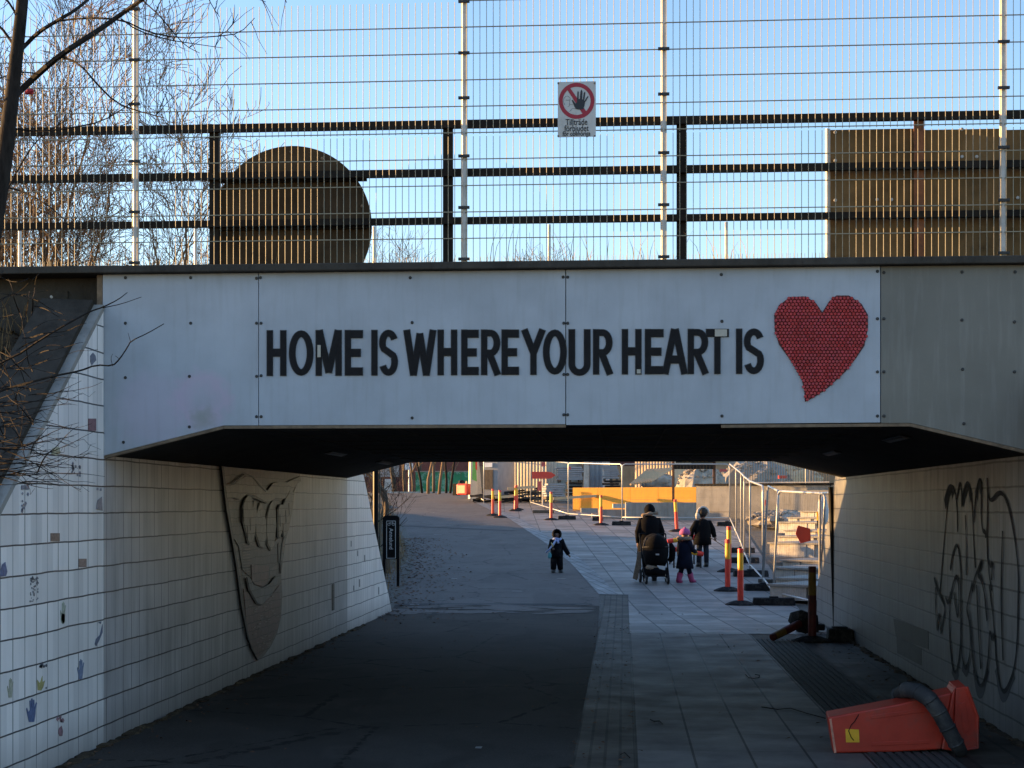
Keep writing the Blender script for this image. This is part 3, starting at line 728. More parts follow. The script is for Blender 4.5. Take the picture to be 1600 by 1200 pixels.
for e in ([G(940, 470), G(965, 380), G(1000, 320), G(1010, 400)], [G(1085, 460), G(1110, 350), G(1140, 300), G(1160, 420)], [G(1200, 400), G(1225, 280), G(1245, 340)]):
    b = MB(); ribbon(b, e, .13, .0025); rp(b, 'graffiti_shadow', M['spray2'])

# ---- relief mural on the left wall
def K(x, y): return (320+x/5, 710+y/5)
def K2(x, y): return (320+x/5, 860+y/5)
def rel(P, d0, d1): 
    mb = MB(); mb.prism([atX(px, py, WL+d0) for px, py in P], (d1-d0, 0, 0)); return mb
def mural_mat(k, c):
    m = NT('mural_'+k); p = m.pos(); X, Y, Z = m.sep(p); b_ = m.n('TexBrick'); m.l(m.comb(m.math('ADD', Y, m.math('MULTIPLY', m.noise(p, 3, 2), .08)), m.math('ADD', Z, m.math('MULTIPLY', m.noise(p, 4, 2), .05))), b_.inputs['Vector'])
    b_.inputs['Scale'].default_value = 1; b_.inputs['Brick Width'].default_value = .17; b_.inputs['Row Height'].default_value = .085; b_.inputs['Mortar Size'].default_value = .0035
    b_.inputs['Color1'].default_value = (*c, 1); b_.inputs['Color2'].default_value = (*[x*.72 for x in c], 1); b_.inputs['Mortar'].default_value = (*[x*.25 for x in c], 1)
    n1 = m.noise(p, 12, 5, .7); cc = m.mix(m.ramp(n1, [(.4, (0, 0, 0)), (.75, (.7, .7, .7))]), b_.outputs['Color'], tuple(x*.5 for x in c)); m.col(cc); m.set(Roughness=.45); m.bump(m.math('SUBTRACT', n1, b_.outputs['Fac']), .5, .008); return m.mat
mural = lp(rel([K(125, 90), K(165, 420), K(195, 620), K(235, 850), K(285, 1190), K2(330, 700), K2(375, 800), K2(402, 856), K2(450, 830), K2(510, 750), K2(560, 650), K2(590, 520), K2(600, 350), K(590, 940), K(625, 680), K(655, 560), K(690, 300), K(740, 170), K(740, 118)], .001, .010), 'relief_mural', mural_mat('base', (.20, .165, .14)))
mural['label'] = 'carved heart shaped ceramic relief with two hands'
def mp_(P, d0, d1, name, mat, **k):
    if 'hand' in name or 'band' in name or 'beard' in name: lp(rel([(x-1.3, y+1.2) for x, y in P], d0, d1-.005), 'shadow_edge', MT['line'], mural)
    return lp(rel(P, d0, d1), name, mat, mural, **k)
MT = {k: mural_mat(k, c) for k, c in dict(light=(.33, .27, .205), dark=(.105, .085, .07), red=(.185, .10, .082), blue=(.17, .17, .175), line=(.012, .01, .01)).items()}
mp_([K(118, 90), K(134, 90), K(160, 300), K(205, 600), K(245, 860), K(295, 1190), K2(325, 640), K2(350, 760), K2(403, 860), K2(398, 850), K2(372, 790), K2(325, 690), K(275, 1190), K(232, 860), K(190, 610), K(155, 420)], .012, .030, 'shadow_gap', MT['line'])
mp_([K(145, 240), K(200, 238), K(260, 195), K(320, 155), K(350, 158), K(400, 200), K(440, 250), K(475, 285), K(520, 225), K(560, 215), K(630, 218), K(690, 190), K(735, 172), K(738, 210), K(690, 245), K(680, 330), K(600, 345), K(540, 340), K(478, 378), K(420, 345), K(370, 318), K(320, 308), K(260, 350), K(220, 335), K(160, 338)], .012, .032, 'wavy_band', MT['light'])
mp_([K(285, 400), K(300, 350), K(325, 318), K(350, 340), K(360, 420), K(365, 360), K(385, 380), K(390, 470), K(372, 640), K(345, 700), K(325, 690), K(305, 600), K(285, 520)], .012, .036, 'left_hand', MT['light'])
mp_([K(400, 440), K(425, 375), K(450, 430), K(468, 520), K(470, 650), K(450, 730), K(420, 715), K(390, 620), K(388, 500)], .012, .028, 'hand_shape', MT['light'])
mp_([K(480, 480), K(500, 400), K(522, 360), K(545, 440), K(548, 560), K(535, 700), K(510, 750), K(485, 700), K(474, 600)], .012, .026, 'hand_shape', MT['light'])
mp_([K(560, 430), K(575, 390), K(600, 395), K(620, 340), K(650, 285), K(675, 300), K(690, 260), K(672, 420), K(640, 590), K(605, 640), K(590, 590), K(575, 650), K(560, 640)], .012, .036, 'right_hand', MT['light'])
for k, (xx, yy) in enumerate(((300, 430), (330, 560), (352, 500), (585, 470), (610, 540), (630, 440), (655, 380))):
    mp_([K(xx, yy), K(xx+4, yy-4), K(xx+8, yy+90), K(xx+3, yy+95)], .037, .039, 'carved_line', MT['line'])
mp_([K(200, 540), K(270, 530), K(330, 700), K(440, 735), K(500, 755), K(560, 655), K(600, 650), K(580, 850), K(500, 900), K(495, 985), K(445, 1040), K(385, 1010), K(355, 960), K(290, 900), K(262, 720), K(215, 640)], .012, .018, 'dark_field', MT['dark'])
mp_([K(360, 860), K(500, 870), K(495, 985), K(460, 1032), K(385, 1015), K(365, 985)], .020, .026, 'brown_field', MT['red'])
mp_([K2(322, 210), K2(350, 220), K2(372, 270), K2(440, 292), K2(500, 262), K2(545, 200), K2(560, 240), K2(520, 340), K2(440, 425), K2(400, 410), K2(340, 300)], .020, .034, 'beard_shape', MT['blue'])
mp_([K2(300, 300), K2(335, 330), K2(400, 420), K2(445, 430), K2(520, 350), K2(580, 270), K2(590, 420), K2(575, 600), K2(500, 745), K2(402, 848), K2(335, 700)], .0125, .017, 'brown_field', MT['red'])
for k, (P) in enumerate(([K(330, 310), K(430, 350), K(478, 372), K(478, 382), K(425, 358), K(328, 318)], [K(145, 236), K(200, 234), K(260, 190), K(320, 148), K(375, 168), K(440, 245), K(475, 280), K(475, 292), K(430, 250), K(372, 178), K(322, 158), K(262, 200), K(200, 244), K(145, 244)], [K(500, 870), K(505, 930), K(492, 990), K(487, 985), K(497, 930), K(494, 870)], [K(575, 690), K(582, 840), K(572, 850), K(568, 700)], [K(600, 830), K(596, 930), K(588, 930), K(590, 830)], [K(630, 630), K(610, 700), K(590, 860), K(583, 860), K(600, 700), K(620, 630)])):
    mp_(P, .033 if k < 2 else .019, .037 if k < 2 else .024, 'carved_line', MT['line'])
b = MB(); rr = random.Random(4)
for k in range(46):
    t = rr.random(); y = 340+t*430; lim = 230*(1-max(0, t-.5)*1.4)/2; x = 445+(-1)**k*rr.random()*lim
    p, q = K2(x, y), K2(x+22, y-5); b.prism([atX(p[0], p[1], WL+.018), atX(q[0], q[1], WL+.018), atX(q[0], q[1]+.8, WL+.018), atX(p[0], p[1]+.8, WL+.018)], (.006, 0, 0))
for k in range(14):
    y = 700+k*22; p, q = K(290+rr.random()*8, y), K(352, y-8); b.prism([atX(p[0], p[1], WL+.019), atX(q[0], q[1], WL+.019), atX(q[0], q[1]+.5, WL+.019), atX(p[0], p[1]+.5, WL+.019)], (.005, 0, 0))
lp(b, 'tile_chips', MT['light'], mural)
b = MB(); b.prism([atX(px, py, WL+.002) for px, py in ((518.5, 913), (522, 912), (522, 953), (518.5, 954))], (.006, 0, 0)); lp(b, 'slot', MT['line'])
# ---- hand-painted tiles
def hand_poly(cx, cy, w, h):       # one outline: palm, four fingers and a thumb at the side
    U = [(-.28, -.5), (.22, -.5), (.34, -.15), (.36, .05), (.50, .32), (.42, .36), (.26, .08), (.24, .46), (.14, .47), (.10, .08), (.06, .52), (-.05, .52), (-.05, .07), (-.13, .44), (-.22, .42), (-.18, .02), (-.32, -.08), (-.48, .12), (-.54, .06), (-.38, -.28)]
    return [(cx+a*w, cy-c*h) for a, c in U]
def patch(name, polys, c, label):
    c = tuple(x*.8+.09 for x in c); mm = simple('glaze_'+name, c, .4, .5, 40, bump=0)
    b = MB()
    for P in polys: b.prism([atX(px, py, WL+.0005) for px, py in P], (.0025, 0, 0))
    o = lp(b, 'painted_tile', mm); o['label'] = label
def rect(x0, y0, x1, y1): return [(x0, y0), (x1, y0), (x1, y1), (x0, y1)]
def spots(cx, cy, w, h, n, s, seed=1):
    r_ = random.Random(seed); out = []
    for _ in range(n):
        x, y, q = cx+r_.uniform(-w, w)/2, cy+r_.uniform(-h, h)/2, s*r_.uniform(.5, 1.3)
        out.append([(x-q*.5, y), (x, y-q), (x+q*.5, y-q*.1), (x+q*.1, y+q*.8)])
    return out
patch('a', [hand_poly(49.5, 1110, 16, 36)], (.03, .08, .24), 'tile with a dark blue handprint')
patch('b', [hand_poly(126, 1046, 10, 31)], (.13, .19, .34), 'tile with a pale blue handprint')
patch('c', [hand_poly(98.5, 957, 8, 33)], (.36, .40, .30), 'tile with a pale green handprint')
patch('c2', [[(96, 958), (101, 960), (101, 972), (98, 975), (95, 968)]], (.14, .24, .08), 'green palm on the pale handprint')
patch('d', [[(59, 1078), (58, 1062), (62, 1068), (66, 1056), (66, 1066), (70, 1063), (67, 1074), (64, 1079)]], (.36, .30, .05), 'tile with a yellow flower')
patch('e', spots(68, 1040, 12, 5, 9, 3, 3)+[[(71, 1074), (73, 1073), (72, 1077)]], (.03, .03, .06), 'black marks over the yellow flower')
patch('f', [hand_poly(16, 1075, 9, 30)], (.42, .40, .28), 'tile with a pale yellow handprint')
patch('g', [[(92, 1138), (96, 1134), (98, 1142), (97, 1150), (93, 1150), (91, 1145)]]+spots(94, 1124, 9, 8, 6, 3.5, 5), (.26, .10, .12), 'tile with a small red print')
patch('h', spots(53, 922, 13, 38, 42, 1.6, 8)+[[(48, 904), (51, 900), (53, 904), (50, 907)], [(55, 904), (58, 901), (60, 904), (57, 906)]], (.05, .06, .09), 'tile peppered with dark dots')
patch('i', [[(148, 1006), (150, 998), (156, 992), (160, 975), (160, 988), (155, 1000), (150, 1010)], [(153, 972), (158, 971), (157, 975)]], (.05, .08, .17), 'tile with a dark blue sweep')
patch('j', [rect(79, 833, 93, 845.5)], (.17, .08, .045), 'tile with a brown block')
patch('k', [rect(123, 873, 135, 886)], (.24, .13, .10), 'tile with a pale red block')
patch('l', [rect(138, 654, 150, 673)], (.18, .022, .03), 'tile with a dark red candle')
patch('m', [[(150, 795), (152, 782), (159, 776), (160, 798)], rect(151, 762, 153.5, 766), rect(156, 763, 158.5, 767)], (.17, .18, .24), 'tile with a grey blue swirl')
patch('n', [rect(33, 758, 38, 765), rect(40, 757, 45, 765)]+spots(39, 785, 11, 28, 12, 3, 12), (.15, .16, .22), 'tile with grey figures')
patch('o', [[(141, 565), (141, 556), (145, 551), (149, 556), (150, 563), (146, 567), (143, 571)]], (.10, .11, .17), 'tile with a grey heart')
patch('p', [[(0, 895), (3, 882), (8, 878), (11, 893), (9, 900), (0, 901)]], (.05, .08, .22), 'tile with a blue shape')
patch('q', spots(119, 735, 14, 22, 14, 3, 20), (.10, .11, .16), 'tile with dark scribbles')
patch('r', [[(82, 700), (92, 698), (94, 708), (88, 712), (80, 709)]], (.38, .36, .20), 'tile with a faint yellow shape')
patch('s', [rect(536+dx, y0, 536+dx+1.4, y0+hh_) for dx, y0, hh_ in ((22, 860, 9), (33, 867, 11), (16, 915, 8), (25, 905, 12), (55, 917, 12), (12, 845, 9))], (.13, .12, .11), 'smudged dark tiles at the far end')
# ================================================================== MESH FENCES ON THE BRIDGE
def mesh_fence(Yf, posts, label, wire, px_posts=True, zt=5.62, extra=0.0, base=3.602):
    t = thing('mesh_fence', label, 'fence', (0, Yf, base)); off = Vector((0, Yf, base))
    def fp(mb, name, mat, par=None):
        o = mb.build(name, mat, par or t); o.data.transform(Matrix.Translation(-off)); return o
    xs = posts
    for x, dz in xs:
        b = MB(); b.tube([(x, Yf+.03, base), (x, Yf+.03, zt+.45)], .0235, 10); p = fp(b, 'post', M['galv_post'])
        for k in range(10):
            z = base+.07+k*.39+(.05 if k == 3 else 0)
            if z > zt+.3: break
            b = MB(); b.box((x, Yf-.006, z), (.085, .022, .02)); b.box((x+.03, Yf-.012, z), (.014, .02, .014)); b.box((x-.03, Yf-.012, z), (.014, .02, .014)); fp(b, 'clamp', M['screw'], p)
    for (x0, _), (x1, dz) in zip(xs, xs[1:]):
        for lo, hi in ((base+.015, base+1.0), (base+1.015, zt+dz)):
            b = MB(); n = int((x1-x0-.04)/.05); r = wire*.8
            for i in range(n+1):
                x = x0+.02+i*(x1-x0-.04)/n; b.box((x, Yf, (lo+hi)/2), (r, r, hi-lo), rz=.785)
            k = 0; z = lo+.0
            hz_ = [lo+.012+i*.2 for i in range(int((hi-lo-.01)/.2)+1)]
            for z in hz_:
                for dy in (-r, r): b.box(((x0+x1)/2, Yf+dy, z), (x1-x0-.02, r*1.1, r*1.6))
            fp(b, 'mesh_panel', M['wire'])
    return t
YF = 11.72
pxs = [-300, 210.5, 725, 1037, 1568, 2080]
ps = [(atY(px, 300, YF).x, dz) for px, dz in zip(pxs, [0, -.02, 0, .02, .07, .07])]
mesh_fence(YF, ps, 'tall galvanised mesh fence along the near edge of the bridge', .0046)
YF2 = 21.95
ps2 = [(atY(px, 390, YF2).x, 0) for px in (-520, -245, 30, 305, 584, 858, 1135, 1410, 1690, 1960)]
mesh_fence(YF2, ps2, 'mesh fence along the far edge of the bridge, only its foot showing', .005, zt=5.32, base=3.602)
# ---- old dark railing
YR = YF+.13
rt = thing('bridge_railing', 'old dark three rail railing behind the mesh fence', 'railing', (0, YR, 3.6)); ro = Vector((0, YR, 3.6))
def rpz(py, px=800): return atY(px, py, YR).z
def rr_(mb, name, mat, **k):
    o = mb.build(name, mat, rt, **k); o.data.transform(Matrix.Translation(-ro)); return o
zs = (atY(1, 207, YR).z, atY(1, 281, YR).z, atY(1, 354.5, YR).z)
rails_px = [333, 699, 1065, 1437, 1805, -33, -400]
for z, h in zip(zs, (.058, .055, .05)):
    b = MB(); b.box((0, YR, z), (15, .05, h)); rr_(b, 'rail', M['rail'])
for px in rails_px:
    x = atY(px, 300, YR).x; b = MB(); b.box((x, YR+.032, (3.6+zs[0])/2), (.075, .012, zs[0]-3.6)); b.box((x+.03, YR+.06, (3.6+zs[0])/2), (.012, .05, zs[0]-3.6-.02)); b.box((x, YR+.03, 3.607), (.16, .12, .012))
    rr_(b, 'railing_post', M['rust'] if px == 1437 else M['rail'])
# ---- round board and rectangular boards fixed behind the railing
YD = YR+.09
c0 = atY(455, 354, YD); rad = atY(580, 354, YD).x-c0.x
P = [(c0.x+rad*math.cos(a), c0.z+rad*math.sin(a)) for a in [math.radians(-37+ i*254/56) for i in range(57)]]
P = [(x, z) for x, z in P if z > 3.6]
b = MB(); b.prism([(x, YD, z) for x, z in P], (0, .035, 0))
dt = thing('round_board', 'large dark brown round board standing behind the railing', 'board', (c0.x, YD, 3.6)); do = Vector((c0.x, YD, 3.6))
o = b.build('disc', M['ply_dark'], dt); o.data.transform(Matrix.Translation(-do))
b = MB()
for z in zs[1:]: b.box((c0.x, YD-.02, z), (rad*1.9, .035, .075))
o = b.build('batten', M['rail'], dt); o.data.transform(Matrix.Translation(-do))
for q_ in range(7):
    b = MB(); an_ = math.radians(15+q_*25); p = Vector((c0.x+rad*.92*math.cos(an_), YD-.003, c0.z+rad*.92*math.sin(an_))); b.lathe((0, 0, 0), [(.014, 0), (.014, .008), (.008, .012)], 6); o = b.build('bolt', M['trim'], dt); o.data.transform(Matrix.Translation(p-do) @ Matrix.Rotation(PI/2, 4, 'X'))
plates = [(1295, 1434, 203, 'weathered brown board screwed behind the railing, left of the rusty post', ((1305, 207), (1305, 251), (1305, 313), (1305, 336), (1370, 312), (1393, 312), (1413, 334))),
          (1441, 1562, 203, 'weathered brown board screwed behind the railing, right of the rusty post', ((1503, 245), (1526, 245), (1503, 202))),
          (1567, 1720, 203, 'weathered brown board screwed behind the railing at the right edge', ((1590, 309),))]
for a, c, y, lab, sc in plates:
    xa_, xc_ = atY(a, 300, YD).x, atY(c, 300, YD).x; zt_ = atY(a, y, YD).z
    t = thing('screen_board', lab, 'board', ((xa_+xc_)/2, YD, 3.6), group='brown boards behind the railing'); of = Vector(((xa_+xc_)/2, YD, 3.6))
    for z0, z1 in ((3.61, zs[2]+.03), (zs[2]+.034, zs[1]+.03), (zs[1]+.034, zt_)):
        b = MB(); b.bbox((xa_, YD, z0), (xc_, YD+.02, z1)); o = b.build('plank', M['ply'], t); o.data.transform(Matrix.Translation(-of))
    if a == 1295: b = MB(); b.tube([(xa_-.012, YD-.03, 3.605), (xa_-.012, YD-.03, zt_)], .02, 8); o = b.build('edge_tube', M['galv_post'], t); o.data.transform(Matrix.Translation(-of))
    for px, py in sc:
        b = MB(); p = atY(px, py, YD-.004); b.lathe((0, 0, 0), [(.013, 0), (.013, .006), (.008, .009)], 8); o = b.build('screw', M['screw_l'], t); o.data.transform(Matrix.Translation(p-of) @ Matrix.Rotation(PI/2, 4, 'X'))
# ---- warning sign on the fence
YS_ = YF-.03
def sw(px, py, d=0): return atY(px, py, YS_-d)
s0_ = sw(871.5, 128); s1_ = sw(931, 213.5); cen = (s0_+s1_)/2
st_ = thing('warning_sign', 'white no trespassing sign with a hand in a red ring, hung on the mesh fence', 'sign', tuple(cen)); so_ = Vector(cen)
def sgn(mb, name, mat, **k):
    o = mb.build(name, mat, st_, **k); o.data.transform(Matrix.Translation(-so_)); return o
b = MB(); b.bbox((s0_.x, YS_, s1_.z), (s1_.x, YS_+.003, s0_.z)); sgn(b, 'sign_plate', M['white'])
def SP(x, y): return (860+x/10, 110+y/10)
b = MB(); n = 48; cx, cy = SP(410, 475)
A = [sw(cx+27.8*math.cos(2*PI*i/n), cy+28.2*math.sin(2*PI*i/n), .0015) for i in range(n)]; B_ = [sw(cx+21.8*math.cos(2*PI*i/n), cy+22*math.sin(2*PI*i/n), .0015) for i in range(n)]
b.add(A+B_, [(i, (i+1) % n, n+(i+1) % n, n+i) for i in range(n)])
b.add([sw(*SP(*q), .0018) for q in ((262, 300), (305, 268), (560, 640), (512, 690))], [(0, 1, 2, 3)]); sgn(b, 'red_ring', M['sign_red'])
b = MB()
hnd = [(395, 600), (375, 560), (340, 480), (333, 466), (348, 460), (378, 500), (398, 520), (415, 495), (418, 440), (422, 340), (433, 318), (442, 345), (442, 450), (458, 450), (470, 330), (485, 296), (500, 330), (495, 450), (508, 455), (522, 350), (540, 330), (545, 350), (530, 470), (538, 475), (560, 430), (590, 398), (592, 412), (570, 455), (540, 500), (530, 560), (515, 600), (470, 612), (425, 610)]
b.prism([sw(*SP(*q), .0022) for q in hnd], (0, -.0012, 0)); sgn(b, 'hand_symbol', M['sign_blk'])
b = MB()
def line(P, w=4):
    for (x0, y0), (x1, y1) in zip(P, P[1:]):
        dx, dy = x1-x0, y1-y0; q = math.hypot(dx, dy); nx, ny = -dy/q*w/2, dx/q*w/2
        b.add([sw(*SP(*e), .002) for e in ((x0+nx, y0+ny), (x1+nx, y1+ny), (x1-nx, y1-ny), (x0-nx, y0-ny))], [(0, 1, 2, 3)])
line([(222, 540), (205, 490), (210, 440), (232, 408), (262, 400), (290, 412), (312, 440), (302, 480), (300, 530), (290, 560), (270, 568)]); line([(240, 465), (310, 463)], 5); line([(302, 535), (350, 535)]); line([(298, 645), (340, 596), (400, 600)])
sgn(b, 'face_symbol', M['sign_blk'])
for k, q in enumerate(((122, 200), (692, 200), (122, 1025), (692, 1025))):
    b = MB(); p = sw(*SP(*q), .002); b.box(p, (.012, .004, .012)); sgn(b, 'rivet', M['trim'])
pxm = 1/((sw(931, 150).x-sw(871.5, 150).x)/59.5)
for txt, y, s, wpx in (('Tillträde', 810, .066, 34), ('förbjudet', 908, .066, 38), ('för obehöriga', 990, .052, 43.5)):
    p = sw(*SP(408, y), .002)
    o = text_mesh(txt, s, M['sign_blk'], st_, Matrix.Identity(4), 'lettering', off=.0004)
    w = o.dimensions.x; k = wpx/pxm/w
    o.data.transform(Matrix.Translation(p-so_) @ Matrix.Rotation(PI/2, 4, 'X') @ Matrix.Diagonal((k, .98, 1, 1)))
# stone and rag on the coping
b = MB(); p = atY(1057, 409, 11.6); b.blob((p.x, p.y, 3.612), (.045, .04, .022), 9, 3, .25); b.blob((p.x-.03, p.y, 3.605), (.05, .03, .014), 8, 5, .3)
o = b.build('stone', M['rust'], loc=(p.x, p.y, 3.6)); tag(o, 'small rusty brown lump lying on the bridge coping under the fence', 'stone')

# ================================================================== TREES
def branch_tree(seed, H, spread, levels=5, r0=.06, nstem=1, twig=.006, lean=(0, 0), up=.3, kids=(3, 4), first=.25, wig=.18):
    rnd = random.Random(seed); trunk = MB(); crown = MB()
    def grow(p, d, L, r, lv):
        n = 5 if lv < 2 else (4 if lv < 4 else 3); pts = [p]; rs = [r]; q = p.copy(); dd = d.copy()
        for i in range(n):
            dd = (dd + Vector((rnd.uniform(-wig, wig), rnd.uniform(-wig, wig), rnd.uniform(-wig*.6, wig)+(.05 if lv < 3 else 0)))).normalized()
            q = q + dd*L/n; pts.append(q.copy()); rs.append(max(twig*.5, r*(1-.6*(i+1)/n)))
        (trunk if lv == 0 else crown).tube(pts, rs, 7 if lv < 1 else (5 if lv < 2 else 3), cap=lv < 1)
        if lv >= levels: return
        k = rnd.randint(*kids)+(1 if lv >= 2 else 0)
        for j in range(k):
            f = first+(1-first)*(j+rnd.random())/k if lv < levels else rnd.random(); f = min(.99, f); fi = f*n; i0 = int(fi); pp = pts[i0].lerp(pts[min(n, i0+1)], fi-i0)
            t = (pts[min(n, i0+1)]-pts[i0]).normalized(); az = rnd.uniform(0, 2*PI); u = t.orthogonal().normalized(); w = t.cross(u)
            an = math.radians(rnd.uniform(25, 62)); nd = (t*math.cos(an)+(u*math.cos(az)+w*math.sin(az))*math.sin(an)*spread+Vector((0, 0, up*.4))).normalized()
            grow(pp, nd, L*rnd.uniform(.5, .72), rs[i0]*rnd.uniform(.45, .65), lv+1)
    for s_ in range(nstem):
        d = Vector((lean[0]+rnd.uniform(-.35, .35)*(nstem > 1), lean[1]+rnd.uniform(-.3, .3)*(nstem > 1), 1)).normalized()
        grow(Vector((rnd.uniform(-.2, .2)*(nstem > 1), rnd.uniform(-.2, .2)*(nstem > 1), -.1)), d, H*.52*rnd.uniform(.85, 1.1), r0*rnd.uniform(.7, 1.1), 0)
    return trunk, crown
def tree(name, label, cat, loc, seed, H, group=None, bt='bark_mid', bc='bark_gold', **k):
    t = thing(name, label, cat, loc, 0, group); tr, cr = branch_tree(seed, H, **k)
    tr.build('trunk', M[bt], t, fix=False, smooth=True); cr.build('crown', M[bc], t, fix=False); return t
def W_(px, D, z=None):
    p = at(px, 600, D); return (p.x, p.y, z if z is not None else 0)
gB = 'bare bushes beyond the tracks'
for i, (px, D, H, sd, ns, lab) in enumerate([
    (150, 27.5, 9.8, 11, 3, 'bare many stemmed bush behind the fence post on the left'),
    (235, 28, 8.0, 23, 2, 'bare bush with a dark forked trunk left of the round board'),
    (60, 27, 7.4, 31, 3, 'bare sunlit bush low behind the slanting foreground tree'),
    (100, 31, 6.8, 47, 2, 'taller bare bush further back between the two left bushes'),
    (-70, 27, 7.0, 53, 2, 'bare bush cut by the left edge of the picture'),
    (300, 33, 3.2, 61, 3, 'smaller bare bush partly behind the round board')]):
    p = at(px, 600, D); tree('bare_bush', lab, 'bush', (p.x, p.y, hf(p.x, p.y)), sd, H, gB, 'bark_mid', 'bark_gold', spread=.85, levels=5, r0=.13, nstem=ns, kids=(3, 4), twig=.011, up=.2, wig=.42, first=.25)
# distant tree tops beyond the bridge
for px, D, H, sd, lab in ((618, 96, 16.0, 5, 'distant bare tree top right of the round board'), (655, 98, 15.4, 6, 'distant bare tree top left of the second railing post'), (958, 84, 15.2, 7, 'tallest distant bare tree top in the middle of the bridge'), (905, 88, 14.6, 9, 'distant bare tree top left of the tallest one'), (1005, 86, 14.4, 8, 'distant bare tree top just left of the third fence post')):
    p = at(px, 600, D); tree('distant_tree', lab, 'tree', (p.x, p.y, g(p.y)), sd, H, 'distant tree tops over the bridge', 'bark', 'bark_gold', spread=1.0, levels=5, r0=.14, nstem=1, kids=(3, 4), twig=.02, up=.5, first=.4)
# ---- traced foreground tree
def trace(P, D, r0, r1, n=5, jit=.0, mb=None):
    pts = []; Q = smooth_pts([tuple(p) for p in P], 1); m_ = len(Q)
    for i, (x, y) in enumerate(Q): pts.append(at(x, y, D+jit*math.sin(i*.7+x*.01)))
    (mb or MB()).tube(pts, [r0+(r1-r0)*i/(m_-1) for i in range(m_)], n)
    return pts
ft = thing('bare_tree', 'dark slanting bare tree in front of the fence at the left edge', 'tree', tuple(at(-60, 700, 9.2))); fo = Vector(ft.location)
tb = MB(); trace([(-70, 720), (-45, 560), (-22, 430), (-6, 330), (8, 240), (15, 180), (22, 120), (30, 50), (38, -30), (44, -110)], 9.2, .062, .028, 8, mb=tb)
o = tb.build('trunk', M['bark_dark'], ft, smooth=True, fix=False); o.data.transform(Matrix.Translation(-fo))
cb = MB(); rnd = random.Random(12)
main = [([(24, 148), (60, 115), (95, 85), (150, 50), (190, 22), (222, 0), (260, -30)], .021, .011), ([(34, 76), (60, 50), (88, 33), (120, 15), (150, -12)], .014, .008), ([(20, 68), (0, 40), (-30, 18)], .010, .006),
 ([(95, 88), (125, 100), (150, 130), (180, 160), (210, 172), (255, 184)], .008, .003), ([(88, 33), (130, 28), (190, 30), (230, 50), (280, 60), (340, 57), (375, 52), (398, 28)], .007, .002),
 ([(190, 30), (215, 48), (260, 62), (300, 68), (348, 75)], .005, .002), ([(222, 0), (250, 25), (270, 50), (290, 72), (312, 83)], .005, .002), ([(12, 200), (60, 206), (110, 200), (160, 190), (200, 165), (215, 150)], .007, .002),
 ([(5, 250), (-30, 200), (-60, 150)], .012, .008), ([(0, 290), (40, 300), (90, 330), (130, 380)], .006, .002), ([(30, 40), (20, 10), (-5, -15)], .008, .006), ([(60, 115), (30, 112), (-10, 125)], .005, .003),
 ([(340, 57), (360, 45), (372, 22)], .003, .0015), ([(322, -10), (333, 12), (343, 26)], .003, .002), ([(440, -12), (448, 4)], .003, .002), ([(395, -5), (415, 3)], .003, .002), ([(-5, 330), (30, 260), (60, 215), (100, 190)], .006, .002)]
for P, a, c in main:
    pts = trace(P, 9.2, a, c, 5, .12, mb=cb)
    for k in range(int(len(P)*1.6)):
        i = rnd.randrange(2, len(pts)-1); p = pts[i]; d = (pts[i]-pts[i-1]).normalized(); s_ = rnd.choice((-1, 1))
        q = [p]; dd = (d*.6+Vector((0, rnd.uniform(-.4, .4), s_*.8))).normalized()
        for _ in range(4): dd = (dd+Vector((rnd.uniform(-.25, .25), rnd.uniform(-.25, .25), rnd.uniform(-.25, .3)))).normalized(); q.append(q[-1]+dd*rnd.uniform(.03, .075))
        cb.tube(q, [.0028, .0022, .0018, .0015, .0011], 3, cap=False)
o = cb.build('crown', M['bark_dark'], ft, fix=False); o.data.transform(Matrix.Translation(-fo))
o = MB().blob(at(45, 143, 9.15), (.028, .02, .018), 8, 2, .3).build('red_rag', simple('red_rag', (.35, .02, .03), .8)); 
o.location = (0, 0, 0); tag(o, 'small red scrap caught in the foreground tree', 'rag')
# low branches reaching over the wing wall (a shrub on the bank)
sh = thing('bare_shrub', 'bare shrub on the left bank with twigs reaching over the wing wall', 'shrub', tuple(at(-80, 760, 9.0))); sho = Vector(sh.location)
cb = MB()
lowb = [([(-60, 640), (0, 610), (41, 599), (86, 587), (124, 580), (150, 570), (176, 572), (187, 561), (199, 543), (204, 533), (232, 520), (256, 506)], .0075, .0022), ([(-60, 590), (20, 560), (67, 528), (112, 502), (142, 486), (161, 480), (185, 468), (199, 457)], .008, .002), ([(161, 481), (190, 475), (221, 464)], .003, .0015), ([(204, 534), (200, 520)], .002, .001), ([(176, 572), (173, 560), (176, 553)], .002, .001), ([(187, 561), (180, 556)], .002, .001)]
for P, a, c in lowb: trace(P, 9.0, a, c, 4, .05, mb=cb)
for k in range(26):
    y = rnd.uniform(628, 745); x = rnd.uniform(-40, 10); P = [(x, y)]; n = rnd.randint(5, 8); dx = rnd.uniform(14, 22); dy = rnd.uniform(-4, 5) if y < 700 else rnd.uniform(-6, 2)
    for i in range(n): dy += rnd.uniform(-2.5, 2.5); P.append((P[-1][0]+dx*rnd.uniform(.7, 1.3), P[-1][1]+dy))
    pts = trace(P, 8.9, .0045, .0012, 3, .05, mb=cb)
    for j in range(3):
        i = rnd.randrange(1, len(pts)-1); q = [pts[i]]
        for _ in range(3): q.append(q[-1]+Vector((rnd.uniform(.01, .06), rnd.uniform(-.03, .03), rnd.uniform(-.035, .035))))
        cb.tube(q, [.002, .0016, .0013, .001], 3, cap=False)
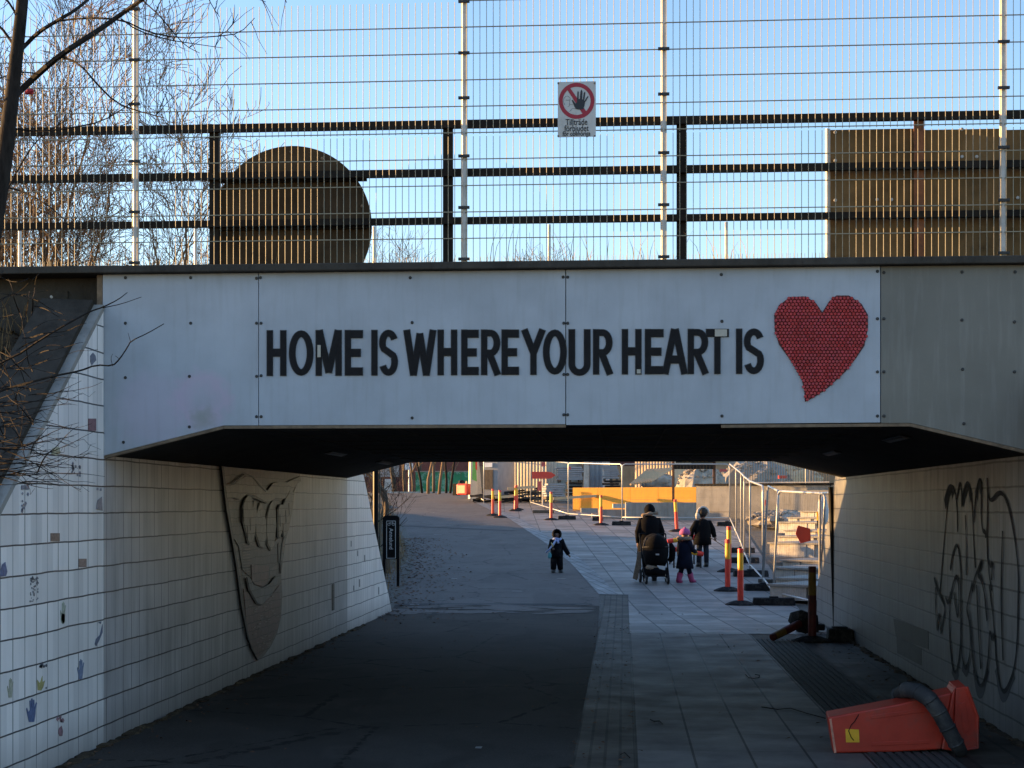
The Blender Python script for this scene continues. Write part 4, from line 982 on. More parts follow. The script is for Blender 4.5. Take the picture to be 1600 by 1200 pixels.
for k in range(90):
    x, y = rnd.uniform(-60, 60), rnd.uniform(430, 760); y = min(y, 800-x); P = [(x, y)]; a = rnd.uniform(-2.6, .2); L_ = rnd.uniform(8, 18)
    for i in range(rnd.randint(4, 8)): a += rnd.uniform(-.35, .35); P.append((P[-1][0]+L_*math.cos(a), P[-1][1]+L_*math.sin(a)))
    trace(P, 9.0+rnd.uniform(-.3, .9), rnd.uniform(.002, .006), .0012, 3, .1, mb=cb)
o = cb.build('branches', M['bark_dark'], sh, fix=False); o.data.transform(Matrix.Translation(-sho))
for k in range(3):     # pale flecks of paper on the dark bank
    px, py = ((80, 464), (111, 486), (98, 504))[k]; p = atY(px, py, 11.55); b = MB(); b.blob((0, 0, 0), (.011, .006, .012), 6, k, .3)
    o = b.build('paper_scrap', M['white']); o.location = p; tag(o, ['upper pale scrap on the dark beam above the wing wall', 'right hand pale scrap on the dark beam above the wing wall', 'lowest pale scrap on the dark beam above the wing wall'][k], 'litter')
# dry undergrowth (uncountable): grass and stalks on the banks
b = MB(); rnd = random.Random(99)
def blades(n, fn, h0, h1, w=.004):
    for _ in range(n):
        x, y, z = fn(); h = rnd.uniform(h0, h1); a = rnd.uniform(0, 2*PI); l = rnd.uniform(.2, .9)*h
        p0 = Vector((x, y, z-.02)); p1 = p0+Vector((math.cos(a)*l*.4, math.sin(a)*l*.4, h*.65)); p2 = p0+Vector((math.cos(a)*l, math.sin(a)*l, h)); q = Vector((-math.sin(a), math.cos(a), 0))*w
        b.add([p0-q, p0+q, p1+q*.8, p1-q*.8, p2], [(0, 1, 2, 3), (3, 2, 4)])
def f1(): x = -4.4-rnd.random()**1.5*4; y = rnd.uniform(6.5, 11.6); return x, y, hn(x, y)
def f2():
    y = rnd.uniform(23.5, 60); e = xl(y) if y > 25.8 else -4.3; x = e-.25-rnd.random()**1.3*4; return x, y, hf(x, y)
def f3(): x = rnd.uniform(-20, 4); y = rnd.choice((12.9, 20.9))+rnd.uniform(-.5, .5); return x, y, 3.5
blades(2600, f1, .05, .35); blades(2600, f2, .05, .5, .006)
blades(260, lambda: (rnd.uniform(-4.2, 1.0) if rnd.random() < .6 else rnd.uniform(-9, -4), rnd.uniform(11.95, 12.3), 3.6), .05, .42, .003)
o = b.build('dry_grass', simple('dry_grass', (.26, .17, .075), .9, .5, 3, bump=0, world=True), fix=False); tag(o, 'dry grass and stalks on the banks', 'grass', kind='stuff')
# fallen leaves
b = MB()
def leaf(x, y, z, s):
    a = rnd.uniform(0, 2*PI); u = Vector((math.cos(a), math.sin(a), rnd.uniform(-.3, .3))); v = Vector((-math.sin(a), math.cos(a), rnd.uniform(-.4, .4))); c = Vector((x, y, z+s*.25))
    b.add([c-u*s, c-v*s*.5+Vector((0, 0, s*.15)), c+u*s, c+v*s*.5+Vector((0, 0, s*.2))], [(0, 1, 2, 3)])
for _ in range(2600):
    y = 23+rnd.random()**.8*22; e = xl(y); x = e-1.6+rnd.random()*1.8+ (rnd.random()**3)*1.2; z = max(g(y)+.01, hf(x, y) if x < e else 0); leaf(x, y, z, rnd.uniform(.02, .05))
for _ in range(420): y = rnd.uniform(8.6, 21); x = rnd.choice((WL+.03+rnd.random()**2*.35, WR-.03-rnd.random()**2*.5)); leaf(x, y, .012, rnd.uniform(.012, .03))
for _ in range(150): leaf(rnd.uniform(-3.5, 2.9), rnd.uniform(9, 30), .02+g(30)*.0, rnd.uniform(.012, .03)) if True else 0
for _ in range(160): x = rnd.uniform(-.45, .1); y = rnd.uniform(10.6, 24); leaf(x, y, .016, rnd.uniform(.01, .025))
for _ in range(1400): x, y, z = f1(); leaf(x, y, z, rnd.uniform(.02, .04))
o = b.build('fallen_leaves', simple('dead_leaf', (.12, .06, .03), .9, .6, 2, bump=0, world=True), fix=False); tag(o, 'dead leaves drifted along the path and walls', 'leaves', kind='stuff')
# dirt heaped along the wall feet
b = MB()
for side, x0 in ((1, WL), (-1, WR)):
    y = 7.0
    while y < 23.0:
        b.blob((x0+side*rnd.uniform(0, .05), y, .0), (rnd.uniform(.02, .09), rnd.uniform(.08, .2), rnd.uniform(.012, .035)), 7, int(y*100), .3); y += rnd.uniform(.08, .2)
o = b.build('wall_foot_dirt', M['soil'], fix=False); o['kind'] = 'stuff'; tag(o, 'dark dirt heaped along the feet of the tunnel walls', 'dirt')
# twigs and wire lying on the paving
for P, lab in (([(1016, 1128), (1022, 1131), (1030, 1130), (1035, 1135)], 'dark twig lying on the near paving lane'), ([(1165, 1057), (1170, 1062), (1178, 1063), (1186, 1062), (1187, 1058), (1180, 1057)], 'bent bit of black wire on the paving in the tunnel'), ([(1190, 1108), (1215, 1112), (1235, 1110), (1260, 1118), (1290, 1126)], 'long thin twig on the paving left of the orange box'), ([(970, 1183), (976, 1180), (984, 1188)], 'short twig at the bottom edge on the sett strip')):
    b = MB(); pts = [gp(*q)+Vector((0, 0, .02)) for q in P]; b.tube(pts, .0045, 5); o = b.build('twig', M['bark_dark'], loc=pts[0]); tag(o, lab, 'twig')
# ================================================================== CONSTRUCTION FENCES
def vb(mb, p, q, r, n=6): mb.tube([p, q], r, n)
def con_fence(name_label, A, B_, lean=(0, 0), h=1.95, group='temporary construction fence panels'):
    A = Vector(A); B_ = Vector(B_); z0 = min(A.z, B_.z); L = (B_-A).xy.length; ang = math.atan2(B_.y-A.y, B_.x-A.x)
    t = thing('construction_fence', name_label, 'fence', A+Vector((0, 0, .03)), ang, group)
    dz = B_.z-A.z; lx, ly = lean
    def P(x, z): return Vector((x+lx*z, ly*z, z+dz*x/L))
    b = MB(); rc = .12; fr_ = [P(0, 0), P(0, h-rc)]+[P(rc-rc*math.cos(a), h-rc+rc*math.sin(a)) for a in (.5, 1.05)]+[P(rc, h), P(L-rc, h)]+[P(L-rc+rc*math.sin(a), h-rc+rc*math.cos(a)) for a in (.5, 1.05)]+[P(L, h-rc), P(L, 0)]
    b.tube(fr_, .021, 8); b.tube([P(0, .12), P(L, .12)], .019, 8); b.build('frame', M['fence_steel'], t, smooth=True)
    b = MB(); n = int(L/.11)
    for i in range(1, n): x = i*L/n; b.tube([P(x, .12), P(x, h)], .0011, 3, cap=False)
    for i in range(1, 8): z = .12+i*(h-.12)/8; b.tube([P(0, z), P(L, z)], .0011, 3, cap=False)
    b.build('wire_infill', M['wire_dark'], t, fix=False)
    return t
M['fence_steel'] = simple('zinc_tube', (.46, .46, .45), .4, .2, 20, metal=.4, bump=.05)
ch = [(1309, 986), (1281, 956), (1208, 938), (1192, 915), (1172, 893), (1163, 873), (1158, 857), (1150, 838), (1140, 815)]
labs = ['nearest construction fence panel, edge-on beside the right tunnel mouth', 'construction fence panel carrying the red five-sided plate', 'construction fence panel just beyond the one with the red plate', 'construction fence panel behind the near red and yellow posts', 'construction fence panel level with the child in the dark jacket', 'construction fence panel further up beside the steps', 'construction fence panel second from the far corner', 'construction fence panel at the far corner by the grey wall']
cg = [gp(*p) for p in ch]
for i, lab in enumerate(labs): con_fence(lab, cg[i], cg[i+1], lean=((.0, 0) if i == 0 else (.0, -.05 if i < 3 else 0)))
ac = [gp(1140, 816), gp(972, 815), gp(888, 809), gp(829, 790)]
for i, lab in enumerate(['construction fence panel standing across the square before the grey wall', 'construction fence panel standing before the ochre boards', 'construction fence panel standing before the corrugated shed']): con_fence(lab, ac[i], ac[i+1])
con_fence('construction fence panel left of the corrugated shed', gp(756, 787), gp(741, 777), h=1.9)
# black post at the nearest end
p = gp(1307, 984)+Vector((-.03, -.12, 0)); t = thing('fence_stay', 'black upright fence stay leaning at the right tunnel mouth', 'post', p)
b = MB(); b.tube([(0, 0, 0), (-.07, 0, 2.06)], .035, 8); b.build('pole', M['blackm'], t)
# rubber feet
b = MB(); b.box((0, 0, .07), (.74, .22, .13), taper=.96); b.box((0, 0, .145), (.16, .12, .03)); foot_me = None
def foot(p, rz, lab, sx=1, mat=None):
    global foot_me
    if foot_me is None:
        o = b.build('ballast_block', M['rubber'], bevel=.012); foot_me = o.data
    else:
        o = bpy.data.objects.new('ballast_block', foot_me); S.collection.objects.link(o); m_ = o.modifiers.new('bevel', 'BEVEL'); m_.width = .012; m_.limit_method = 'ANGLE'
    o.location = p; o.rotation_euler = (0, 0, rz); o.scale = (sx, 1, 1); tag(o, lab, 'fence ballast', 'black rubber feet under the fence panels'); return o
for px, py, sx, lab in ((1209, 946, 1.0, 'black rubber foot beside the nearest red and yellow post'), (1193, 923, 1.0, 'black rubber foot second along the fence from the tunnel'), (1173, 901, 1.0, 'black rubber foot behind the middle red and yellow post'), (1164, 880, .9, 'black rubber foot beside the child in the dark jacket'), (1159, 864, .9, 'black rubber foot far up the receding fence'), (1136, 822, .9, 'black rubber foot at the far fence corner before the grey wall'), (971, 821, .85, 'black rubber foot before the ochre boards'), (886, 812, .85, 'black rubber foot right of the red and yellow post above the toddler'), (934, 814, .5, 'short black rubber foot left of the post before the ochre boards'), (749, 784, .8, 'black rubber foot by the leftmost construction fence panel')):
    foot(gp(px, py), random.uniform(-.06, .06), lab, sx)
b2 = MB(); b2.box((0, 0, .09), (.34, .26, .18), taper=.9); b2.box((0, 0, .19), (.2, .16, .03)); o = b2.build('ballast_block', M['rubber'], bevel=.015); o.location = gp(1312, 1003); tag(o, 'chunky black rubber foot under the leaning stay at the right wall', 'fence ballast')
o = MB().box((0, 0, .06), (.8, .3, .12)).build('timber_block', M['bark_mid'], bevel=.01); o.location = gp(849, 802); tag(o, 'pale timber block lying under the fence before the corrugated shed', 'timber')
# sign plates on fences
pc = at(1255, 834, 26.6); t = MB()
P5 = [(1247, 821), (1266, 826), (1267, 845), (1251, 849), (1243, 834)]
t.prism([at(x, y, 26.6) for x, y in P5], (0, .012, 0)); o = t.build('red_plate', simple('red_plate', (.62, .06, .03), .5, .08, bump=0), loc=pc); tag(o, 'red five-sided plate hung on the fence before the stone steps', 'sign')
# ---- marker posts
M['shaded_red'] = simple('shaded_red_plastic', (.13, .018, .014), .6, .5, 12, bump=.2, dirt=(.03, .02, .018)); M['shaded_yellow'] = simple('shaded_yellow_sleeve', (.22, .12, .012), .6, .4, 12, bump=.2)  # darker copies of the post colours, tunnel shade put into the colour
def marker(lab, p, lean=(0, 0), h=1.0, grp='red and yellow marker posts'):
    wr, wy = ('shaded_red', 'shaded_yellow') if 'worn' in lab else ('orange_post', 'yellow')  # 'worn' in the label picks the colours darkened for tunnel shade
    t = thing('marker_post', lab, 'marker post', p, random.uniform(-.3, .3), grp)
    b = MB(); n = 8; vs = []
    b.lathe((0, 0, 0), [(.27, 0), (.27, .025), (.20, .055), (.11, .085), (.075, .09)], 8, sx=1, sy=.62); b.build('base', M['rubber'], t)
    lx, ly = lean; q = lambda z: (lx*z, ly*z, z)
    b = MB(); b.tube([q(.08), q(h*.62)], .054, 14); b.build('post', M[wr], t); b = MB(); b.tube([q(h*.92), q(h-.01), q(h)], [.051, .051, .043], 14); b.build('cap', M[wr], t)
    b = MB(); b.tube([q(h*.62), q(h*.645), q(h*.92)], [.052, .0525, .0505], 14); b.build('yellow_sleeve', M[wy], t)
    return t
mk = [(1157, 946, 'nearest upright red and yellow marker post', (0, 0)), (1137, 924, 'red and yellow marker post second nearest, overlapping the one behind it', (0, 0)), (1139, 894, 'red and yellow marker post mostly hidden behind the second nearest', (0, 0)),
      (1058, 831, 'slightly tilted red and yellow marker post between woman and child in the dark jacket', (-.06, 0)), (939, 821, 'red and yellow marker post standing before the ochre boards', (0, 0)), (861, 813, 'red and yellow marker post above the toddler', (0, 0)),
      (805, 799, 'left one of two touching marker posts before the timber heap', (.02, 0)), (808, 797, 'right one of two touching marker posts before the timber heap', (-.03, 0)), (781, 809, 'red and yellow marker post on the path edge, right of a pair', (0, 0)), (770, 806, 'red and yellow marker post on the path edge, left of a pair', (0, 0))]
for px, py, lab, ln in mk: marker(lab, gp(px, py), ln)
mkd = marker('dark worn marker post standing inside the tunnel mouth by the right wall', gp(1269, 1004), (0, 0), 1.0, 'shaded marker posts in the tunnel mouth')  # 'worn' here means darkened for tunnel shade
mf = marker('worn marker post lying on its side across the ribbed paving', gp(1262, 992), (0, 0), .62, 'shaded marker posts in the tunnel mouth')  # 'worn' here means darkened for tunnel shade
a_ = at(1197, 1001, 20.3); c_ = at(1256, 971, 20.7); d = a_-c_; mf.location = c_; mf.rotation_euler = d.to_track_quat('Z', 'Y').to_euler()
for px, py, s, lab in ((1262, 988, (.30, .16, .26), 'black crumpled rubber lump behind the dark marker post'), (1284, 962, (.42, .2, .24), 'black rubber block tipped up behind the dark marker post')):
    p = gp(px, py); b = MB(); b.box((0, 0, s[2]/2), s, rz=.2, rx=.12, taper=.85); b.box((.05, -.03, s[2]*.3), (s[0]*1.25, s[1]*.8, s[2]*.35), rz=-.1)
    o = b.build('rubber_block', M['rubber'], bevel=.02); o.location = p; tag(o, lab, 'rubber block')
# red-yellow barrier boards held between posts
def barrier(px0, py0, px1, py1, D, lab, zoff=0):
    t = MB(); a, c = at(px0, py0, D), at(px1, py1, D); th = thing('barrier_board', lab, 'barrier', a, 0, 'barrier rails behind the girl'); L = c-a; n = 5
    for i in range(n):
        b = MB(); p, q = L*(i/n), L*((i+1)/n); b.tube([p, q], .055, 10); b.build('rail_band', M['orange_post'] if i % 2 == 0 else M['yellow'], th)
    ps = MB(); 
    for k in (.08, .92):
        p = L*k; gz = g((a+p).y)-a.z; ps.tube([p, Vector((p.x, p.y, gz))], .02, 6)
    ps.build('support', M['rubber'], th)
barrier(1043, 846, 1088, 839, 36, 'upper red and yellow rail behind the girl in the pink hat')
barrier(1049, 857, 1099, 866, 35, 'lower red and yellow rail behind the girl in the pink hat')
# ---- orange barrier box lying in front with rubber ring
ob = thing('orange_barrier', 'orange plastic barrier box lying on its side at the lower right', 'barrier', gp(1400, 1178)); oo = Vector(ob.location)
Df = 11.25
fp_ = [(1294, 1122), (1303, 1178), (1400, 1176), (1472, 1172), (1490, 1174), (1527, 1168), (1527, 1120), (1510, 1073), (1494, 1075), (1489, 1083), (1400, 1102)]
front = [at(x, y, Df+.0) for x, y in fp_]
b = MB(); n_ = len(front); back = [Vector((p.x+.02, p.y+.34, p.z*1.0+ (.02 if p.z > .2 else .01))) for p in front]
core = [0, 1, 2, 3, 9, 10]
for idx, nm, dy0, dy1, infl in (([0, 1, 2, 3, 9, 10], 'box_body', .03, .31, 0), ([3, 4, 8, 9], 'step', .02, .33, 0), ([4, 5, 6, 7, 8], 'end_flange', 0, .36, 0)):
    b = MB(); P = [front[i] for i in idx]
    F0 = [Vector((p.x, p.y+dy0, p.z)) for p in P]; B0 = [Vector((p.x+.02, p.y+dy1, p.z+.01)) for p in P]; n = len(P)
    b.add(F0+B0, [tuple(range(n-1, -1, -1)), tuple(range(n, 2*n))]+[(k, (k+1) % n, n+(k+1) % n, n+k) for k in range(n)])
    if nm == 'end_flange': b.tube([Vector((p.x, p.y-.004, p.z)) for p in P[:-1]], .014, 6)
    o = b.build(nm, M['orange'], ob, bevel=.012); o.data.transform(Matrix.Translation(-oo))
for q_, (P_) in enumerate(([(1360, 1118), (1450, 1106), (1452, 1112), (1361, 1124)], [(1362, 1160), (1452, 1156), (1452, 1162), (1362, 1166)], [(1498, 1100), (1508, 1096), (1516, 1140), (1507, 1146)])):
    b = MB(); b.prism([at(x, y, (Df+.026 if q_ < 2 else Df-.004)) for x, y in P_], (0, .006, 0)); o = b.build('moulded_rib', M['orange'], ob, bevel=.003); o.data.transform(Matrix.Translation(-oo))
b = MB(); b.prism([at(x, y, Df+.027) for x, y in ((1296, 1124), (1299, 1122.5), (1307, 1176), (1303.5, 1177))], (0, .003, 0)); o = b.build('scuffed_edge', simple('scuffed_pale_orange', (.55, .24, .16), .8, .5, 30, bump=.3), ob); o.data.transform(Matrix.Translation(-oo))
b = MB(); b.prism([at(x, y, Df+.026) for x, y in ((1321, 1139), (1342, 1140), (1343, 1160), (1322, 1160))], (0, .004, 0)); o = b.build('yellow_sticker', M['yellow'], ob); o.data.transform(Matrix.Translation(-oo))
b = MB()
cr = [at(x, y, Df+.024) for x, y in ((1342, 1116), (1335, 1128), (1330, 1133), (1326, 1142), (1330, 1152), (1334, 1157))]; b.tube(cr, .003, 4)
o = b.build('crack', M['blackm'], ob); o.data.transform(Matrix.Translation(-oo))
b = MB(); rg = [at(x, y, d_) for x, y, d_ in ((1404, 1086, 11.62), (1416, 1078, 11.42), (1434, 1080, 11.2), (1452, 1092, 11.12), (1467, 1112, 11.12), (1480, 1136, 11.12), (1493, 1160, 11.12), (1503, 1178, 11.14))]
b.tube(rg, [.048, .056, .06, .06, .058, .056, .055, .046], 10)
for i in range(len(rg)-1):
    for f_ in (.0,): m1 = rg[i].lerp(rg[i+1], f_); m2 = m1+(rg[i+1]-rg[i])*.10; b.tube([m1, m2], .061, 10)
o = b.build('rubber_collar', M['rubber_g'], smooth=True); tag(o, 'thick grey rubber collar slung over the fallen orange barrier', 'rubber ring')

# ================================================================== DIRECTION SIGN, POLES, TRUNKS on the left
D_ = 29.6; sp = gp(611, 917)
sg = thing('direction_sign', 'black cycle path direction sign with white lettering running down it, by the left wing wall', 'sign', sp, YAW)
hh = 1.42
b = MB(); W2 = .165
pr = [(-W2, -.05), (-W2, hh-.05), (-W2+.02, hh-.015), (-W2+.05, hh), (W2-.05, hh), (W2-.02, hh-.015), (W2, hh-.05), (W2, -.05), (W2-.055, -.05), (W2-.055, .55), (-W2+.055, .55), (-W2+.055, -.05)]
b.prism([(x, 0, z) for x, z in pr], (0, .05, 0)); b.build('sign_frame', M['blackm'], sg)
b = MB(); lx = .088; z0_, z1_ = .57, hh-.11
for a, c in (((-lx, z0_), (lx, z0_)), ((lx, z0_), (lx, z1_)), ((lx, z1_), (-lx, z1_)), ((-lx, z1_), (-lx, z0_))):
    b.tube([(a[0], -.002, a[1]), (c[0], -.002, c[1])], .006, 4)
b.build('border_line', M['white'], sg)
o = text_mesh('Annelund', .155, M['white'], sg, Matrix.Identity(4), 'lettering', off=.001); w = o.dimensions.x
o.data.transform(Matrix.Translation((0, -.004, .955)) @ Matrix.Rotation(PI/2, 4, 'X') @ Matrix.Rotation(-PI/2, 4, 'Z') @ Matrix.Diagonal((.42/w, .72, 1, 1)))
b = MB()
for cx in (-.042, .046): b.tube([(cx+.026*math.cos(a*PI/6), -.004, 1.245+.026*math.sin(a*PI/6)) for a in range(13)], .004, 4)
b.tube([(-.042, -.004, 1.245), (-.018, -.004, 1.285), (.026, -.004, 1.285), (.0, -.004, 1.245), (-.018, -.004, 1.285)], .004, 4); b.tube([(.046, -.004, 1.245), (.022, -.004, 1.30), (.034, -.004, 1.305)], .004, 4)
b.build('bicycle_symbol', M['white'], sg)
p = at(587, 800, 27.6); gz = hf(p.x, p.y); t = thing('lamp_post', 'black lamp post behind the left wing wall', 'post', (p.x, p.y, gz)); b = MB(); b.tube([(0, 0, -.3), (0, 0, 3.4)], .05, 10); b.build('pole', M['blackm'], t); b = MB(); b.tube([(.075, 0, -.3), (.075, 0, 3.0)], .010, 6); b.tube([(.075, 0, .75), (.075, 0, .92)], .03, 8); b.build('cable_pipe', M['greenm'], t)
p = at(603, 800, 34); tree('bare_tree', 'brown bare trunk standing between lamp post and direction sign', 'tree', (p.x, p.y, hf(p.x, p.y)-.05), 77, 4.4, None, 'bark_mid', 'bark_mid', spread=.9, levels=3, r0=.13, kids=(2, 3), first=.6)
for px, D, H, sd, bt, lab in ((573, 34, 3.6, 81, 'bark_dark', 'dark bare sapling half hidden by the left wing wall'), (594, 38, 4.2, 83, 'bark_mid', 'bare sapling just behind the brown trunk'), (560, 36, 3.8, 84, 'bark_gold', 'sunlit bare sapling above the end of the left wall')):
    p = at(px, 800, D); tree('sapling', lab, 'tree', (p.x, p.y, hf(p.x, p.y)-.05), sd, H, 'saplings on the left verge', bt, bt, spread=1.1, levels=4, r0=.035, nstem=2, kids=(3, 4), first=.15)
for i, (px, D, bt) in enumerate(((660, 83, 'bark_dark'), (669, 80, 'bark_gold'), (678, 84, 'bark_mid'), (686, 79, 'bark_gold'), (697, 82, 'bark_dark'), (703, 81, 'bark_dark'), (633, 88, 'bark_mid'), (646, 86, 'bark_mid'))):
    p = at(px, 760, D); lb_ = ['thin dark trunk first from the left before the green hoarding', 'pale bent trunk before the green hoarding', 'thin brown trunk third before the green hoarding', 'pale straight trunk in the middle of the green hoarding', 'dark trunk left of the pair at the right of the green hoarding', 'dark trunk right of the pair at the right of the green hoarding', 'brown trunk before the brick wall', 'dark trunk left of the green hoarding'][i]
    tree('street_tree', lb_, 'tree', (p.x, p.y, g(p.y)-.05), 200+i, 8.2, 'thin street trees at the path end', bt, 'bark_gold', spread=1.0, levels=4, r0=.09, kids=(3, 4), twig=.014, first=.25, wig=.28 if i == 1 else .12)
# ================================================================== FAR BACKGROUND
def boxthing(name, lab, cat, px0, px1, py0, py1, D, dep, mat, rz=0, zbase=None, grp=None):
    a, c = at(px0, py0, D), at(px1, py1, D); w = (c-a).xy.length; z1 = a.z; z0 = c.z if zbase is None else zbase
    m_ = (a+c)/2; b = MB(); b.box((0, dep/2, (z1-z0)/2), (w, dep, z1-z0)); o = b.build(name, mat); o.location = (m_.x, m_.y, z0); o.rotation_euler = (0, 0, rz); tag(o, lab, cat, grp); return o
# brick building
p = at(660, 770, 106); t = thing('brick_building', 'red brick building behind the green hoarding', 'building', (p.x, p.y, 2.3), 0)
b = MB(); b.bbox((-9.5, 0, 0), (9, 12, 5.2)); b.build('wall', M['brick'], t)
b = MB(); b.bbox((-9.9, -.3, 5.2), (9.4, 12.3, 5.5)); b.build('roof', M['concrete_dark'], t)
b = MB(); b.bbox((-9.45, -.08, 1.35), (-1.6, -.005, 2.6)); b.build('metal_cladding', M['grey_metal'] if 'grey_metal' in M else simple('grey_cladding', (.34, .33, .33), .5, .1, 3), t)
for k in range(5):
    b = MB(); x = -8.8+k*3.6; b.bbox((x, -.06, 3.1), (x+1.5, -.002, 4.4)); f_ = b.build('window', M['white'], t); b = MB(); b.bbox((x+.08, -.07, 3.18), (x+1.42, -.061, 4.32)); b.build('pane', M['glass'], f_)
b = MB(); b.bbox((-2.6, -.12, 0), (-1.9, -.05, 1.2)); b.build('door', M['white'], t)
p = at(639, 729, 104); t = thing('logo_sign', 'white board with a small blue emblem above the brick wall', 'sign', p); b = MB(); b.bbox((-.28, -.03, -.22), (.28, .03, .22)); b.tube([(0, .04, -.2), (0, .04, -2.4)], .05, 6); b.build('board', M['white_l'] if 'white_l' in M else simple('bright_white', (.8, .8, .8), .5, .05, bump=0), t)
b = MB(); b.prism([(.02, -.035, -.15), (.10, -.035, .14), (.14, -.035, .14), (.22, -.035, -.15), (.16, -.035, -.15), (.12, -.035, 0), (.08, -.035, -.15)], (0, -.01, 0)); b.build('emblem', simple('emblem_blue', (.03, .08, .4), .5, .1, bump=0), t)
# green hoarding
p0, p1 = at(649, 770, 90), at(736, 770, 89); t = thing('green_hoarding', 'long green painted hoarding with pale graffiti behind the thin trees', 'fence', ((p0.x+p1.x)/2, p0.y, 2.4)); w = p1.x-p0.x
for k in range(5): b = MB(); b.bbox((-w/2+k*w/5+.01, 0, 0), (-w/2+(k+1)*w/5-.01, .06, 1.25)); b.build('panel', M['green'], t)
b = MB(); b.bbox((-w/2-.03, -.02, 1.255), (w/2+.03, .09, 1.31)); b.build('top_rail', M['concrete_pale'], t)
# pale kerb strip lit at the path end
boxthing('path_end_kerb', 'long pale sunlit kerb across the far end of the path', 'kerb', 614, 708, 768, 770.5, 84, .5, M['block'], zbase=g(84)+.01)
# striped banner board and glowing barrier
p = at(741, 776, 72); t = thing('painted_pillar', 'tall pale pillar with green and red paint at the end of the path', 'pillar', p)
b = MB(); b.prism([(-.20, 0, -.1), (.38, 0, -.1), (.28, 0, 1.1), (.16, 0, 2.0), (-.16, 0, 2.0), (-.18, 0, 1.0)], (-.12, .35, 0)); b.build('pillar', simple('cream_paint', (.62, .55, .42), .6, .1), t)
b = MB(); b.prism([(-.1, -.012, .8), (.12, -.012, .7), (.06, -.012, 1.9), (-.06, -.012, 2.0)], (0, .01, 0)); b.build('green_stripe', simple('green_paint', (.16, .45, .10), .6), t)
b = MB(); b.prism([(.06, -.016, 1.3), (.14, -.016, 1.2), (.12, -.016, 1.95), (.05, -.016, 1.95)], (0, .01, 0)); b.build('red_stripe', M['orange_post'], t)
p = at(721, 774, 69); t = thing('light_barrier', 'sunlit red barrier block with pale panel and dark end, at the path end', 'barrier', p, -.5)
b = MB(); b.box((.12, 0, .27), (.58, .3, .5)); b.build('body', M['orange_post'], t, bevel=.05); b = MB(); b.box((.1, -.152, .27), (.36, .012, .34)); b.box((-.172, 0, .27), (.012, .2, .34)); b.build('pale_panel', simple('warm_reflector', (.8, .5, .26), .4, .1), t)
b = MB(); b.box((-.28, .02, .26), (.2, .32, .52)); b.build('dark_end', M['blackm'], t); b = MB(); b.lathe((0, 0, .54), [(.14, 0), (.14, .1), (.05, .14)], 8); b.build('top_block', M['rubber'], t)
p = at(730, 758, 74); b = MB(); b.lathe((0, 0, 0), [(.2, 0), (.2, .04), (.12, .06), (.03, .62)], 10); o = b.build('traffic_cone', simple('yellow_cone', (.75, .52, .22), .6)); o.location = at(729, 772, 74); tag(o, 'pale yellow cone behind the red and pale barrier block', 'cone')
# corrugated shed
def corr(name, lab, cat, px0, px1, D, h, rz, mat, pitch=.16, amp=.03, zb=None):
    a, c = at(px0, 760, D), at(px1, 760, D); m_ = (a+c)/2; w = (c-a).length/math.cos(rz); zb = g(m_.y) if zb is None else zb
    t = thing(name, lab, cat, (m_.x, m_.y, zb), rz); b = MB(); n = int(w/pitch)*4; vs = []
    pat = [0, 0, 1, 1]
    for i in range(n+1):
        x = -w/2+i*w/n; y = -amp*pat[i % 4]; vs += [(x, y, 0), (x, y, h)]
    b.add(vs, [(2*i, 2*i+2, 2*i+3, 2*i+1) for i in range(n)]); b.build('corrugated_wall', mat, t, fix=False)
    b = MB(); b.bbox((-w/2, .01, 0), (w/2, 2.2, h-.02)); b.build('body', mat, t)
    b = MB(); b.bbox((-w/2-.05, -.07, h-.02), (w/2+.05, 2.3, h+.06)); b.build('roof', M['concrete_pale'], t); return t
M['shed'] = simple('cream_sheet_metal', (.50, .45, .36), .5, .15, 3, bump=.1)
M['shed_g'] = simple('grey_sheet_metal', (.26, .26, .27), .5, .2, 3, bump=.1)
corr('corrugated_shed', 'cream corrugated site shed beyond the timber heap', 'shed', 781, 872, 70, 2.6, -.5, M['shed'])
corr('corrugated_shed', 'dark grey corrugated container right of the pale concrete column', 'container', 921, 941, 70, 2.6, -.15, M['shed_g'])
corr('corrugated_shed', 'orange lit corrugated container behind the timber slats', 'container', 992, 1052, 78, 2.3, -.45, simple('tan_sheet_metal', (.55, .38, .24), .5, .15, 3))
t_ = boxthing('shed_door', 'grey site hut with a brown door left of the corrugated shed', 'hut', 754, 779, 712, 763, 68, 2, M['shed_g'], -.3, zbase=2.2)
b = MB(); b.bbox((-.28, -.05, .25), (.12, -.005, 1.1)); b.build('door', M['bark_mid'], t_); b = MB(); b.bbox((-.25, -.06, 1.22), (.10, -.005, 1.40)); b.build('name_plate', M['white_b'] if 'white_b' in M else simple('plate_white', (.75, .75, .75), .5, .05, bump=0), t_)
for px0, px1, y0, D, mt, lab in ((912, 920, 712, 66, 'block', 'pale concrete column between stacked grey sheets and dark container'), (1259, 1263, 725, 54, 'block', 'left one of three pale posts above the grey wall'), (1266, 1269, 725, 54, 'block', 'middle one of three pale posts above the grey wall'), (1270.5, 1273, 727, 54, 'block', 'right one of three pale posts above the grey wall')):
    boxthing('pale_post', lab, 'post', px0, px1, y0, 762, D, .18, M[mt])
